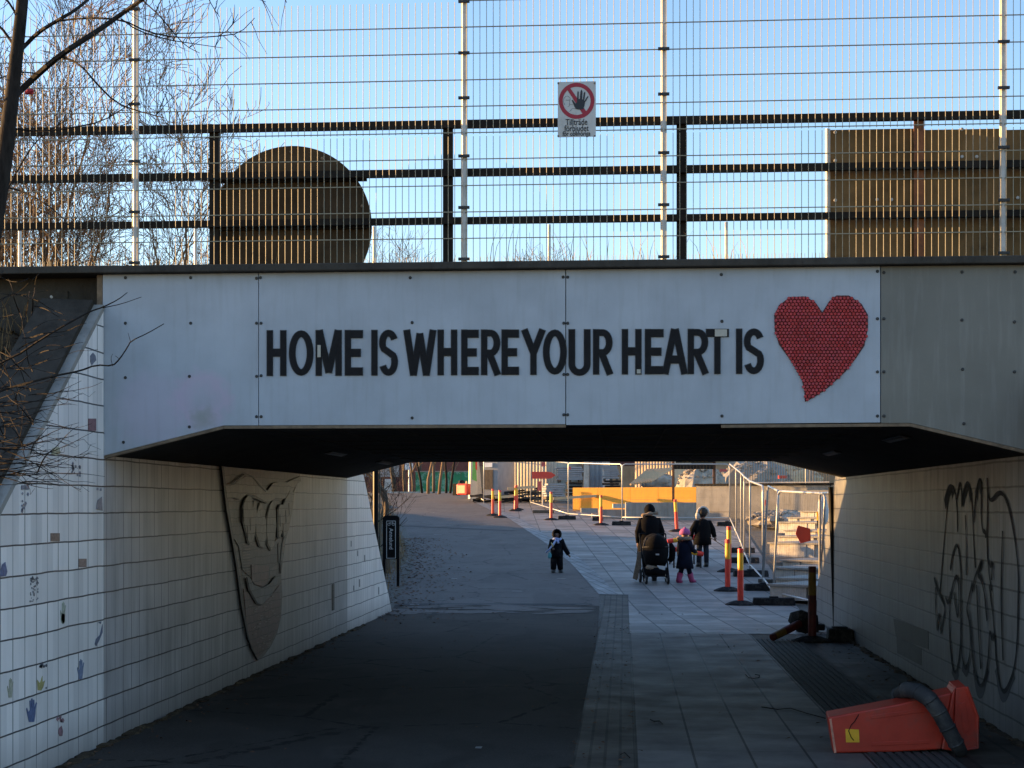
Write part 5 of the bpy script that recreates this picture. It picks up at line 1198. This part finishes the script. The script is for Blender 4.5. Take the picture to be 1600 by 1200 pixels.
# stacks of grey sheets on pallets
def stack(px0, px1, py0, py1, D, lab, n, mat, rz=0):
    a, c = at(px0, py0, D), at(px1, py1, D); w = (c-a).xy.length; h = a.z-c.z; m_ = (a+c)/2; t = thing('sheet_stack', lab, 'stack', (m_.x, m_.y, c.z), rz)
    rn = random.Random(int(px0))
    for i in range(n):
        b = MB(); b.box((rn.uniform(-.06, .06), .4, (i+.5)*h/n), (w*rn.uniform(.9, 1), .9, h/n*.72), rz=rn.uniform(-.03, .03)); b.build('sheet', mat, t)
    b = MB(); 
    for k in (-.4, 0, .4): b.box((k*w, .4, -.05), (.1, .9, .12))
    b.build('pallet', M['bark_mid'], t)
M['sheet'] = simple('grey_sheet', (.30, .31, .33), .5, .25, 5)
stack(871, 911, 729, 750, 68, 'grey sheets stacked high left of the pale column', 7, M['sheet'], .1)
stack(852, 882, 755, 776, 63, 'low grey sheet stack behind the middle marker post', 6, M['sheet'], .2)
stack(942, 966, 727, 748, 68, 'grey sheets stacked right of the dark container', 7, M['sheet'])
stack(886, 910, 752, 775, 66, 'dark crates under the high grey sheet stack', 4, M['bark_dark'], .1)
stack(942, 968, 750, 762, 67, 'dark crates under the right hand grey sheet stack', 3, M['bark_dark'])
# timber slats leaning (lit), timber heap
t = thing('timber_stack', 'sunlit long timber slats leaning above the ochre boards', 'timber', at(1015, 755, 66))
for i in range(9):
    b = MB(); a = at(985+i*4, 757-i*.6, 66)-Vector(t.location); c = at(1012+i*5.2, 734-i*.5, 67.5)-Vector(t.location); b.tube([a, c], .055, 4); b.build('slat', simple('raw_timber', (.62, .43, .24), .7, .15, 8), t) if i == 0 else b.build('slat', bpy.data.materials['raw_timber'], t)
t = thing('timber_heap', 'untidy dark heap of timbers and planks before the corrugated shed', 'timber heap', gp(800, 786)); rn = random.Random(3)
for i in range(26):
    b = MB(); L = rn.uniform(.6, 1.9); b.box((rn.uniform(-1.2, 1.9), rn.uniform(-.2, 1.4), .1+rn.random()*.42), (L, .12, .08), rz=rn.uniform(-.6, .6), ry=rn.uniform(-.25, .25)); b.build('plank', M[rn.choice(['bark_mid', 'bark_dark', 'rubber_g', 'bark_dark'])], t)
for k, (px, py, L) in enumerate(((815, 764, 1.1), (790, 778, .8), (898, 779, 1.7))):
    o = MB().box((0, 0, .05), (L, .14, .1), rz=.1, ry=-.06).build('pale_plank', bpy.data.materials['raw_timber']); o.location = at(px, py, 61); tag(o, ['pale plank on top of the dark timber heap', 'short pale plank at the left of the timber heap', 'long pale plank left of the ochre boards'][k], 'plank')
# red arrow sign on a pole and notices
p = gp(848, 789); t = thing('arrow_sign', 'red arrow board on a pole pointing right, before the corrugated shed', 'sign', p)
D2 = 62.0; zA = at(848, 739.5, D2).z-p.z
b = MB(); b.tube([(0, 0, 0), (0, 0, zA+.7)], .035, 8); b.build('pole', M['galv'], t)
b = MB(); b.prism([(-.47, -.05, zA-.15), (.25, -.05, zA-.15), (.38, -.05, zA-.12), (.56, -.05, zA), (.38, -.05, zA+.12), (.25, -.05, zA+.15), (-.47, -.05, zA+.15)], (0, -.02, 0)); b.build('arrow_board', M['orange_post'], t)
for (x0, x1, y0, y1, D, lab) in ((840, 846.5, 752, 767, 64, 'red notice board left of the arrow pole'), (846, 852, 722, 729, 62.5, 'small pink red plate at the top of the arrow pole'), (886, 892, 729, 734, 64, 'tiny red plate on the fence left of the pale column'), (1125, 1136, 733, 737, 56, 'flat red plate on the fence above the grey wall'), (1195, 1199, 781, 790, 31, 'small red tag on the receding fence')):
    p = at((x0+x1)/2, (y0+y1)/2, D); q = at(x1, y1, D); b = MB(); b.box((0, 0, 0), ((q.x-p.x)*2, .02, abs(q.z-p.z)*2)); b.box((0, -.012, 0), ((q.x-p.x)*1.3, .004, abs(q.z-p.z)*.5)); o = b.build('notice', simple('notice_red', (.55, .10, .09), .5, .3, 9, bump=0) if 'notice_red' not in bpy.data.materials else bpy.data.materials['notice_red']); o.location = p; tag(o, lab, 'sign')
# ochre boards
a, c = at(895, 762, 61.5), at(1088, 762, 59.2); L = c-a; ang = math.atan2(L.y, L.x); zb = 1.45
t = thing('ochre_hoarding', 'low ochre yellow hoarding behind the fence, above the stone kerbs', 'hoarding', (a.x, a.y, zb), ang)
LL = L.xy.length; cut = [0, .21, .475, .70, 1]
turn = 0.0
for k in range(4):   # boards set in a shallow saw-tooth, each turned to the left
    x0, x1 = cut[k]*LL, cut[k+1]*LL; w = (x1-x0-.01)
    for z0, z1 in ((0, .52), (.525, a.z-zb)):
        b = MB(); b.bbox((0, 0, z0), (w/math.cos(turn), .05, z1)); o = b.build('board', M['yellow_wall'], t); o.location = (x0, w*math.tan(turn)*.5, 0); o.rotation_euler = (0, 0, -turn)
# grey concrete wall and cap
a, c = at(1088, 759, 56), at(1296, 759, 53.6); L = c-a; ang = math.atan2(L.y, L.x); zb = .9
t = thing('concrete_wall', 'grey concrete wall behind the receding fence with a dark cap', 'wall', (a.x, a.y, zb), ang); LL = L.xy.length
b = MB(); b.bbox((0, 0, 0), (LL, .25, a.z-zb)); b.build('wall', M['concrete_pale'], t)
b = MB(); b.bbox((-.05, -.06, a.z-zb+.002), (LL+.5, .3, a.z-zb+.07)); b.build('cap', M['rail'], t)
b = MB(); b.bbox((0, -.004, .62), (LL, -.001, .632)); b.build('joint', M['concrete_dark'], t)
# stone kerb terraces in front of the ochre boards
for px0, px1, y0, y1, D, lab in ((978, 1088, 785, 812, 54.5, 'long stone kerb block below the ochre boards'), (936, 979, 796, 812, 55.5, 'lower stone kerb left of the long one'), (958, 980, 787, 794, 56.5, 'small sunlit stone block on the kerb'), (908, 934, 794, 801, 58, 'pale stone block at the foot of the ochre boards'), (925, 950, 802, 810, 56, 'grey stone block left of the lower kerb')):
    boxthing('stone_kerb', lab, 'stone', px0, px1, y0, y1, D, .5, M['block'] if y1 < 800 else M['concrete_pale'], .06, grp='stone blocks below the ochre boards')
# gantry
t = thing('site_gantry', 'dark steel frame with a cross beam beyond the ochre boards', 'frame', at(1052, 783, 57)); o_ = Vector(t.location)
b = MB(); zt2 = at(1052, 712, 57).z-o_.z; b.box((0, 0, zt2/2), (.09, .09, zt2)); b.build('upright', M['rust'], t)
q = at(1116, 756, 57)-o_; b = MB(); b.box((q.x, q.y, (q.z+zt2)/2), (.10, .09, zt2-q.z)); b.build('upright', M['rust'], t)
b = MB(); z_ = at(1052, 729.5, 57).z-o_.z; b.box((q.x/2, q.y/2-.06, z_), (q.x, .08, .17)); b.build('beam', M['rail'], t)
b = MB(); z_ = at(1052, 719, 57).z-o_.z; b.box((q.x/2+.05, q.y/2-.05, z_+.03), (q.x*.95, .06, .26)); bo = b.build('board', M['blackm'], t)
b = MB()
for k in range(7): b.box((q.x*.25+k*.14, q.y/2-.085, z_-.04), (.08, .01, .035))
b.build('yellow_mark', M['yellow'], bo)
# rubble heaps
def heap(px, py, D, r, h, lab, mat, n=60, seed=1):
    p = at(px, py, D); rn = random.Random(seed); b = MB(); b.blob((0, 0, -.1*h), (r, r*.7, h), 16, seed, .12)
    for _ in range(n):
        a = rn.uniform(0, 2*PI); f = rn.random()**.5; x, y = math.cos(a)*r*f, math.sin(a)*r*.7*f; z = h*math.sqrt(max(0, 1-f*f))-.1*h; s = rn.uniform(.03, .10)
        b.blob((x, y, z), (s, s*.8, s*.7), 5, rn.randint(0, 999), .3)
    o = b.build('rubble_heap', mat, fix=False); o.location = p; tag(o, lab, 'rubble'); return o
M['rubble'] = simple('pale_rubble', (.36, .31, .25), .9, .55, 3, bump=.6, dist=.05)
heap(1096, 760, 64, 1.0, .95, 'pale rubble heap between the gantry uprights', M['rubble'], 140, 2)
heap(1178, 760, 66, 1.7, 1.15, 'large grey rubble heap behind the barred railing', M['concrete_pale'], 200, 3)
heap(1028, 752, 70, .8, .4, 'small grey rubble heap before the timber slats', M['rubble'], 70, 4)
heap(1236, 758, 70, 1.5, 1.0, 'tan rubble heap behind the three pale posts', simple('tan_rubble', (.50, .36, .22), .9, .4, 3, bump=.5), 90, 6)
heap(1222, 812, 49, 1.1, .3, 'low heap of brown leaves at the foot of the grey wall', M['rubble'], 160, 8)
# barred railing over the wall
t = thing('barred_railing', 'low steel railing of upright bars on top of the grey wall', 'railing', at(1164, 756, 54.5)); o_ = Vector(t.location); e = at(1296, 756, 53)-o_
for k in range(34):
    b = MB() if k == 0 else b
    x = e.x*k/33; y = e.y*k/33; b.tube([(x, y, 0), (x, y, .85)], .012, 5, cap=False)
b.build('bars', M['wire_dark'], t); b = MB(); b.tube([(0, 0, .87), (e.x, e.y, .87)], .02, 6); b.tube([(0, 0, .04), (e.x, e.y, .04)], .02, 6); b.build('rails', M['galv'], t)
o = boxthing('orange_box', 'small orange box behind the barred railing', 'box', 1217, 1229, 743, 747.5, 60, .3, M['orange_post'])
# site screening far behind: long low hoarding, tan hut
boxthing('site_hoarding', 'long brown timber hoarding closing off the site at the back', 'hoarding', 735, 1480, 728, 764, 95, .2, simple('brown_hoarding', (.30, .20, .12), .8, .3, 2, bump=.3))
boxthing('tan_wall', 'sunlit tan house wall at the back right of the building site', 'house', 1150, 1420, 690, 770, 110, 6, simple('tan_render', (.52, .40, .28), .8, .15, 2))
boxthing('brown_house', 'brown brick house far behind the corrugated shed', 'house', 745, 1000, 660, 770, 118, 8, M['brick'])
boxthing('ochre_house', 'ochre house far behind the gantry', 'house', 1010, 1140, 690, 770, 125, 8, simple('ochre_render', (.45, .30, .16), .8, .15, 2))
# ---- stone steps
st = thing('stone_steps', 'pale block steps climbing behind the construction fence by the right wall', 'steps', gp(1260, 930)); so2 = Vector(st.location)
rows = [(1203, 932, 912, 27.9), (1212, 913, 902, 29.5), (1207, 905, 886, 31.6), (1222, 888, 874, 33.4), (1202, 866, 847, 36), (1215, 852, 837, 38.5), (1227, 840, 828, 41), (1216, 830, 815, 43.5), (1232, 816, 808, 46), (1250, 808, 798, 48)]
rn = random.Random(8)
zprev = so2.z
for i, (px0, yb_, yt_, D) in enumerate(rows):
    a = at(px0, yt_, D); c = at(px0, yb_, D); x1 = 6.2; n = 9; w = (x1-a.x)/n; dep = 2.6; zlo = min(c.z, a.z-.12)-.05
    an = -.6; loc_ = Vector((a.x, a.y, a.z))-so2
    def cut_(mb, nm, mt):
        o = mb.build(nm, mt, st); o.location = loc_; o.rotation_euler = (0, 0, an); return o
    b = MB(); x = 0; hz2 = a.z-zlo
    while x < 3.4:
        ww = rn.choice((.24, .3, .36, .2)); yo = rn.uniform(-.03, .03); b.box((x+ww/2, dep/2+yo, -hz2/2-.02), (ww-.008, dep, hz2-.04)); x += ww
    cut_(b, 'riser_blocks', M['block'])
    b = MB(); b.bbox((-.03, -.05, -.04), (3.5, dep, 0)); cut_(b, 'tread', M['concrete_pale'])
p = gp(1247, 922); b = MB(); b.box((0, 0, .06), (2.4, .14, .12), rz=-.9); o = b.build('kerb_stone', M['concrete_dark']); o.location = gp(1255, 918); tag(o, 'dark kerb stone lying aslant at the foot of the stone steps', 'kerb')
# white tarp hanging and yellow-black strut by the right wall
p = at(1286, 797, 30); b = MB(); b.rings([(0, 0, -.28, .05, .04), (.01, 0, -.18, .09, .07), (0, 0, 0, .11, .09), (-.01, 0, .15, .09, .07), (.01, 0, .26, .05, .05)], 10); o = b.build('white_sack', simple('white_sack', (.75, .72, .68), .7, .1, 6), smooth=True); o.location = p; tag(o, 'white sack hanging on the fence above the stone steps', 'sack')
p = gp(1288, 950); t = thing('striped_strut', 'yellow and black fence strut before the stone steps', 'strut', p)
top = at(1277, 800, 26.2)-p
for k in range(12): b = MB(); b.tube([top*(k/12), top*((k+1)/12)], .017, 6); b.build('band', M['yellow' if k % 2 else 'blackm'], t)

# ================================================================== PEOPLE
M['skin'] = simple('skin', (.20, .11, .08), .6, .08, 20, bump=0)
M['black_cloth'] = simple('black_cloth', (.005, .005, .006), .9, .4, 12, bump=.5, dist=.01)
M['navy_cloth'] = simple('navy_cloth', (.007, .009, .020), .9, .4, 12, bump=.5, dist=.01)
M['dark_jeans'] = simple('dark_jeans', (.018, .024, .034), .9, .3, 14, bump=.3)
M['fur'] = simple('tan_fur', (.26, .19, .13), 1, .5, 40, bump=1, dist=.02)
M['fur_pale'] = simple('pale_fur', (.55, .50, .44), 1, .3, 40, bump=1, dist=.02)
M['pink'] = simple('pink_knit', (.40, .09, .25), .9, .2, 30, bump=.4)
M['magenta'] = simple('magenta_rubber', (.32, .03, .10), .5, .2, 12, bump=.1)
M['scarf'] = simple('blue_white_scarf', (.35, .42, .62), .9, .4, 14, bump=.3, dirt=(.10, .15, .40))
M['snowsuit'] = simple('dark_patterned_suit', (.005, .0055, .008), .9, .5, 14, bump=.3, dirt=(.03, .025, .02)); dull('snowsuit', 'black_cloth', 'navy_cloth', 'dark_jeans')
M['hair'] = simple('dark_hair', (.02, .014, .01), .8)
M['rubberboot'] = simple('black_boot', (.012, .012, .012), .5, .3)
def person(label, loc, rz, H, arms, legs, head_r=None, lean=0.0, kid=False, sk=1.0):
    """arms: two (elbow, hand) points, legs: two (hip-x, knee, ankle, toe) sets, in units of H; faces -Y"""
    t = thing('person', label, 'person', loc, rz); hr = head_r or .066
    V = lambda p: Vector(p)*H
    hipz = .50 if not kid else .44; shz = .80 if not kid else .74; shw = .105; hc = (lean*1.0, -lean*.2, 1-hr*1.25)
    N = {'pel': (V((0, 0, hipz)), (H*.075, H*.06)), 'sp': (V((lean*.3, 0, (hipz+shz)/2)), (H*.072, H*.055)), 'ch': (V((lean*.6, 0, shz-.03)), (H*.085, H*.058)), 'nk': (V((lean*.8, 0, shz+.035)), H*.03), 'hb': (V((hc[0], hc[1], hc[2]-hr*.5)), H*hr*.72), 'hd': (V((hc[0], hc[1], hc[2]+hr*.45)), H*hr*.82), 'nose': (V((hc[0], hc[1]-hr*.75, hc[2]-hr*.1)), H*hr*.28)}
    E = [('pel', 'sp'), ('sp', 'ch'), ('ch', 'nk'), ('nk', 'hb'), ('hb', 'hd')]
    N.pop('nose')
    for s, (el, ha) in zip((-1, 1), arms):
        k = 'L' if s < 0 else 'R'; sh_ = V((lean*.6+s*shw, 0, shz)); el, ha = V(el), V(ha); d = (ha-el).normalized()
        N['s'+k] = (sh_, H*.034); N['e'+k] = (el, H*.026); N['w'+k] = (ha, H*.018); N['p'+k] = (ha+d*H*.03, (H*.022, H*.013))
        E += [('ch', 's'+k), ('s'+k, 'e'+k), ('e'+k, 'w'+k), ('w'+k, 'p'+k)]
        side = d.cross(Vector((0, 1, 0))).normalized() if abs(d.y) < .9 else Vector((1, 0, 0))
        for f in range(4):
            o_ = side*(f-1.5)*H*.009; L = H*(.024, .028, .026, .02)[f]; b0 = ha+d*H*.048+o_
            N['f%s%d' % (k, f)] = (b0, H*.0058); N['g%s%d' % (k, f)] = (b0+d*L+Vector((0, -1, 0))*L*.3, H*.0048); E += [('p'+k, 'f%s%d' % (k, f)), ('f%s%d' % (k, f), 'g%s%d' % (k, f))]
        N['t'+k] = (ha+d*H*.02-side*H*.024, H*.006); N['u'+k] = (ha+d*H*.04-side*H*.033, H*.005); E += [('w'+k, 't'+k), ('t'+k, 'u'+k)]
    for s, (hx, kn, an, toe) in zip((-1, 1), legs):
        k = 'L' if s < 0 else 'R'; N['h'+k] = (V((s*hx, 0, hipz-.04)), H*.05); N['k'+k] = (V(kn), H*.036); N['a'+k] = (V(an), H*.024); N['o'+k] = (V(toe), (H*.024, H*.014))
        E += [('pel', 'h'+k), ('h'+k, 'k'+k), ('k'+k, 'a'+k), ('a'+k, 'o'+k)]
    skin('body', N, E, M['skin'], t)
    # face
    c = V(hc); r = hr*H
    b = MB()
    b.blob(c+Vector((0, -r*.95, -r*.05)), (r*.12, r*.16, r*.18), 8); b.blob(c+Vector((-r*.86, 0, 0)), (r*.1, r*.18, r*.25), 8); b.blob(c+Vector((r*.86, 0, 0)), (r*.1, r*.18, r*.25), 8); b.build('face_features', M['skin'], t, smooth=True)
    for s in (-1, 1): b = MB(); b.blob(c+Vector((s*r*.33, -r*.80, r*.12)), (r*.10, r*.08, r*.06), 8); b.build('eye', M['sign_blk'], t)
    b = MB(); b.blob(c+Vector((0, -r*.82, -r*.42)), (r*.22, r*.06, r*.05), 8); b.build('mouth', simple('lips', (.3, .08, .07), .6) if 'lips' not in bpy.data.materials else bpy.data.materials['lips'], t)
    return t, N, V, c, r, (hipz, shz, shw)
def sleeves(b, N, s0, s1):
    for k in 'LR': b.tube([N['ch'][0].lerp(N['s'+k][0], .6), N['s'+k][0], N['e'+k][0], N['w'+k][0]], [s0*1.15, s0*1.1, s0*.95, s1], 10)
def legtubes(b, N, r0, r1, top='h', f=1.0):
    for k in 'LR': b.tube([N[top+k][0]+Vector((0, 0, .05)), N[top+k][0], N['k'+k][0], N['k'+k][0].lerp(N['a'+k][0], f)], [r0, r0, (r0+r1)/2, r1], 10)
def boots(b, N, r, f=.45, flare=1.15):
    for k in 'LR':
        a, kn, o = N['a'+k][0], N['k'+k][0], N['o'+k][0]; b.tube([a.lerp(kn, f), a, Vector((a.x, a.y, max(.01, a.z-.03)))], [r*flare, r, r], 10)
        dd = (o-a); b.tube([Vector((a.x, a.y, r*.55))-dd*.25, Vector((a.x, a.y, r*.6)), Vector((o.x, o.y, r*.5)), Vector((o.x, o.y, r*.45))+dd*.25], [r*.7, r*.95, r*.8, r*.4], 10)
# woman behind the stroller, seen from behind, bending slightly
Hw = 1.58
t, N, V, c, r, q = person('woman in a long black coat with fur trimmed hood, pulling the stroller', gp(1015, 908), PI+.1, Hw, [((-.16, .03, .64), (-.15, -.0, .50)), ((.16, .03, .64), (.15, .0, .50))], [(.05, (-.06, -.02, .27), (-.06, .02, .05), (-.06, -.06, .02)), (.05, (.06, .03, .27), (.06, .06, .05), (.06, -.02, .02))])
b = MB(); b.rings([(0, 0, .30*Hw, .17*Hw, .13*Hw), (0, 0, .42*Hw, .16*Hw, .12*Hw), (0, 0, .55*Hw, .145*Hw, .11*Hw), (0, 0, .70*Hw, .15*Hw, .105*Hw), (0, 0, .80*Hw, .135*Hw, .09*Hw), (0, 0, .85*Hw, .06*Hw, .06*Hw)], 16); sleeves(b, N, .062, .045); b.build('coat', M['black_cloth'], t, smooth=True)
b = MB(); legtubes(b, N, .075, .06); b.build('trousers', M['black_cloth'], t, smooth=True); b = MB(); boots(b, N, .055); b.build('boots', M['rubberboot'], t, smooth=True)
b = MB(); cc = Vector((0, .06, .875*Hw)); b.tube([cc+Vector((.15*math.cos(a*PI/8), .06*math.sin(a*PI/8)+.02, .05*abs(math.cos(a*PI/16-PI/2))-.03)) for a in range(17)], [.03+.012*math.sin(a*2.1) for a in range(17)], 8); b.build('fur_trim', M['fur'], t, smooth=True)
b = MB(); b.rings([(c.x, c.y, c.z-r*.7, r*.9, r*1.0), (c.x, c.y, c.z-r*.1, r*1.12, r*1.18), (c.x, c.y, c.z+r*.5, r*1.05, r*1.1), (c.x, c.y, c.z+r*1.0, r*.75, r*.8), (c.x, c.y+.01, c.z+r*1.35, r*.25, r*.3)], 14); b.build('hood', M['black_cloth'], t, smooth=True)
b = MB(); b.prism([(.20, .10, .62), (.25, .10, .60), (.36, .08, .06), (.27, .08, .02), (.18, .1, .3)], (0, .04, 0)); b.build('shawl_end', M['fur'], t)
# child in dark jacket
Hb = 1.36
t, N, V, c, r, q = person('child in a dark jacket with a pale hood, seen from behind, trailing a stick', gp(1098, 886), PI+.25, Hb, [((-.17, .0, .63), (-.20, .02, .50)), ((.18, .0, .63), (.19, -.04, .50))], [(.05, (-.055, .02, .26), (-.05, .05, .04), (-.05, -.03, .02)), (.05, (.055, -.02, .26), (.07, -.01, .04), (.075, -.08, .02))], head_r=.075, kid=True)
b = MB(); b.rings([(0, 0, .37*Hb, .15*Hb, .11*Hb), (0, 0, .50*Hb, .145*Hb, .11*Hb), (0, 0, .65*Hb, .14*Hb, .10*Hb), (0, 0, .75*Hb, .125*Hb, .085*Hb), (0, 0, .80*Hb, .05*Hb, .05*Hb)], 16); sleeves(b, N, .068, .05); b.build('jacket', M['black_cloth'], t, smooth=True)
b = MB(); legtubes(b, N, .07, .05); b.build('trousers', M['dark_jeans'], t, smooth=True); b = MB(); boots(b, N, .05, .15); b.build('shoes', M['rubberboot'], t, smooth=True)
b = MB(); b.blob(c+Vector((0, .01, .01)), (r*1.1, r*1.1, r*1.15), 12); b.build('hair', M['hair'], t, smooth=True)
b = MB(); b.tube([c+Vector((r*1.2*math.cos(a*PI/10), .02, r*1.25*math.sin(a*PI/10)-.01)) for a in range(11)], .035, 8); b.blob(c+Vector((.12, .02, -.07)), (.06, .06, .08), 8, 2, .2); b.build('fur_hood', M['fur_pale'], t, smooth=True)
wp = t.matrix_world if False else None
p1 = at(1110, 840, 33.4); p2 = at(1133, 855, 33.6); b = MB(); b.tube([p1-p1, p2-p1], .008, 5); o = b.build('stick', M['bark_mid'], loc=None); o.location = p1; tag(o, 'thin stick trailed by the child in the dark jacket', 'stick')
# girl in pink hat, walking to the left
Hg = 1.13
t, N, V, c, r, q = person('girl in a navy coat, pink hat and red boots beside the stroller', gp(1070, 911), PI-.75, Hg, [((-.13, -.05, .60), (-.12, -.15, .56)), ((.12, .02, .60), (.13, .0, .48))], [(.05, (-.05, -.05, .25), (-.06, -.12, .05), (-.06, -.20, .02)), (.05, (.05, .03, .25), (.06, .10, .05), (.06, .03, .02))], head_r=.09, kid=True)
b = MB(); b.rings([(0, 0, .26*Hg, .17*Hg, .15*Hg), (0, 0, .40*Hg, .15*Hg, .13*Hg), (0, 0, .55*Hg, .13*Hg, .11*Hg), (0, 0, .70*Hg, .125*Hg, .10*Hg), (0, 0, .76*Hg, .06*Hg, .06*Hg)], 16); sleeves(b, N, .055, .042); b.build('coat', M['navy_cloth'], t, smooth=True)
b = MB(); legtubes(b, N, .06, .045); b.build('tights', M['navy_cloth'], t, smooth=True); b = MB(); boots(b, N, .055, .62, 1.2); b.build('rubber_boots', M['magenta'], t, smooth=True)
b = MB(); b.rings([(c.x, c.y, c.z-r*.2, r*1.1, r*1.15), (c.x, c.y, c.z+r*.4, r*1.08, r*1.1), (c.x, c.y, c.z+r*.85, r*.8, r*.8), (c.x, c.y, c.z+r*1.1, r*.3, r*.3)], 14); b.blob(c+Vector((0, 0, r*1.15)), r*.22, 8); b.build('knit_hat', M['pink'], t, smooth=True)
b = MB(); b.tube([c+Vector((r*1.25*math.cos(a*PI/8), r*1.0*math.sin(a*PI/8)+.02, -r*.95)) for a in range(17)], [.038+.006*math.sin(a*2) for a in range(17)], 8); b.build('fur_collar', M['fur'], t, smooth=True)
# toddler facing us
Hk = .95
t, N, V, c, r, q = person('toddler in a dark snowsuit with blue and white scarf, facing the tunnel', gp(870, 895), .1, Hk, [((-.15, -.03, .58), (-.10, -.13, .56)), ((.17, -.02, .58), (.27, -.03, .42))], [(.06, (-.075, -.02, .22), (-.08, .0, .04), (-.09, -.08, .02)), (.06, (.07, -.01, .22), (.09, .03, .04), (.10, -.06, .02))], head_r=.095, kid=True)
b = MB(); b.rings([(0, 0, .34*Hk, .12*Hk, .11*Hk), (0, 0, .42*Hk, .15*Hk, .13*Hk), (0, 0, .55*Hk, .14*Hk, .12*Hk), (0, 0, .68*Hk, .135*Hk, .11*Hk), (0, 0, .76*Hk, .06*Hk, .06*Hk)], 16); sleeves(b, N, .058, .048); legtubes(b, N, .078, .06, f=.75); b.build('snowsuit', M['snowsuit'], t, smooth=True)
b = MB(); boots(b, N, .048, .4); b.build('boots', M['rubberboot'], t, smooth=True)
b = MB(); n = 12; vs = []
for i in range(7):       # hood open at the face
    th = -1.2+i*.45
    for k in range(13):
        a = math.radians(-50+k*280/12); rr = r*1.22*math.cos(th); vs.append(c+Vector((rr*math.cos(a+0), rr*math.sin(a), r*1.25*math.sin(th)+.01)))
b.add(vs, [(i*13+k, i*13+k+1, (i+1)*13+k+1, (i+1)*13+k) for i in range(6) for k in range(12)]); b.blob(c+Vector((0, .01, r*.95)), (r*.62, r*.62, r*.35), 10); o = b.build('hood', M['snowsuit'], t, smooth=True); so_m = o.modifiers.new('solid', 'SOLIDIFY'); so_m.thickness = .012
b = MB(); b.tube([Vector((.085*math.cos(a*PI/8), .07*math.sin(a*PI/8)-.01, .775*Hk-.01*math.sin(a))) for a in range(17)], .028, 8); b.tube([(-.02, -.10, .76*Hk), (-.08, -.13, .66*Hk), (-.17, -.13, .54*Hk), (-.24, -.11, .47*Hk)], [.022, .024, .018, .02], 6); b.tube([(.02, -.1, .76*Hk), (.02, -.125, .68*Hk)], [.026, .03], 8); b.build('scarf', M['scarf'], t, smooth=True)
b = MB(); b.blob((-.16, -.10, .40*Hk), (.045, .03, .07), 10, 4, .15); b.build('mitten', simple('turquoise_mitten', (.10, .34, .38), .8), t, smooth=True)
b = MB(); b.tube([(-.095, -.16, .60*Hk), (-.11, -.165, .66*Hk), (-.13, -.16, .70*Hk)], [.012, .014, .008], 6); b.build('banana', simple('banana', (.6, .5, .22), .6), t, smooth=True)
# ---- stroller
sp_ = gp(1024, 912); sr = thing('stroller', 'black stroller with a rounded hood and a loaded basket', 'stroller', sp_, .12)
b = MB(); vs = []; nh = 9
for i in range(nh):            # hood: quarter dome
    th = i/(nh-1)*math.radians(150)
    for k in range(11):
        a = PI*k/10; vs.append((.25*math.cos(a), -.02-.30*math.sin(a)*math.cos(th*.9-.35)*1.0, .70+.30*math.sin(a)*math.sin(th*.9+.12)))
b.add(vs, [(i*11+k, i*11+k+1, (i+1)*11+k+1, (i+1)*11+k) for i in range(nh-1) for k in range(10)])
b.rings([(0, -.02, .36, .20, .14), (0, -.04, .46, .24, .20), (0, -.04, .60, .26, .25), (0, -.02, .74, .265, .26), (0, .02, .86, .245, .24), (0, .06, .96, .18, .18), (0, .08, 1.01, .07, .08)], 18)
b.build('hood', M['black_cloth'], sr, smooth=True)
b = MB(); b.tube([(.262*math.cos(a), -.02-.262*math.sin(a), .735+.02*math.sin(a)) for a in [PI*k/12 for k in range(13)]], .012, 6); b.tube([(-.26, .0, .60), (-.255, -.12, .78), (-.19, -.05, .93)], .016, 6); b.build('hood_piping', M['rubber_g'], sr)
b = MB(); b.box((.0, -.305, .60), (.07, .01, .03)); b.build('badge', M['galv'], sr)
b = MB(); b.rings([(0, .0, .17, .20, .20), (0, 0, .26, .24, .24), (0, 0, .33, .23, .22)], 14); b.build('basket', M['black_cloth'], sr, smooth=True)
b = MB(); b.blob((-.10, -.10, .33), (.13, .12, .06), 10, 3, .15); b.build('brown_bag', M['fur'], sr, smooth=True); b = MB(); b.prism([(.0, -.22, .38), (.18, -.22, .36), (.16, -.22, .28), (.05, -.22, .31)], (0, .02, 0)); b.build('white_cloth', M['white'], sr)
b = MB()
for s in (-1, 1): b.tube([(s*.24, -.22, .16), (s*.25, 0, .34), (s*.26, .22, .70), (s*.27, .42, 1.0)], .014, 6); b.tube([(s*.25, .0, .34), (s*.26, .28, .15)], .014, 6)
b.tube([(-.27, .42, 1.0), (.27, .42, 1.0)], .017, 6); b.tube([(-.24, -.22, .16), (.24, -.22, .16)], .012, 6); b.tube([(-.26, .28, .15), (.26, .28, .15)], .012, 6); b.build('frame', M['blackm'], sr)
for s in (-1, 1):
    for yy, rr in ((-.26, .09), (.28, .14)):
        b = MB(); b.lathe((0, 0, 0), [(rr*.8, -.024), (rr, -.016), (rr, .016), (rr*.8, .024)], 18); o = b.build('wheel', M['rubber'], sr); o.data.transform(Matrix.Translation((s*.27 if yy > 0 else s*.22, yy, rr)) @ Matrix.Rotation(PI/2, 4, 'Y'))
        b = MB(); b.lathe((0, 0, 0), [(rr*.45, -.028), (rr*.45, .028)], 10); h_ = b.build('hub', M['galv'], o); h_.data.transform(Matrix.Translation((s*.27 if yy > 0 else s*.22, yy, rr)) @ Matrix.Rotation(PI/2, 4, 'Y'))
b = MB(); b.tube([(.30, .1, .45), (.35, .08, .52), (.35, .0, .70), (.31, .0, .82)], [.05, .07, .07, .03], 8); b.build('side_bag', M['black_cloth'], sr, smooth=True)
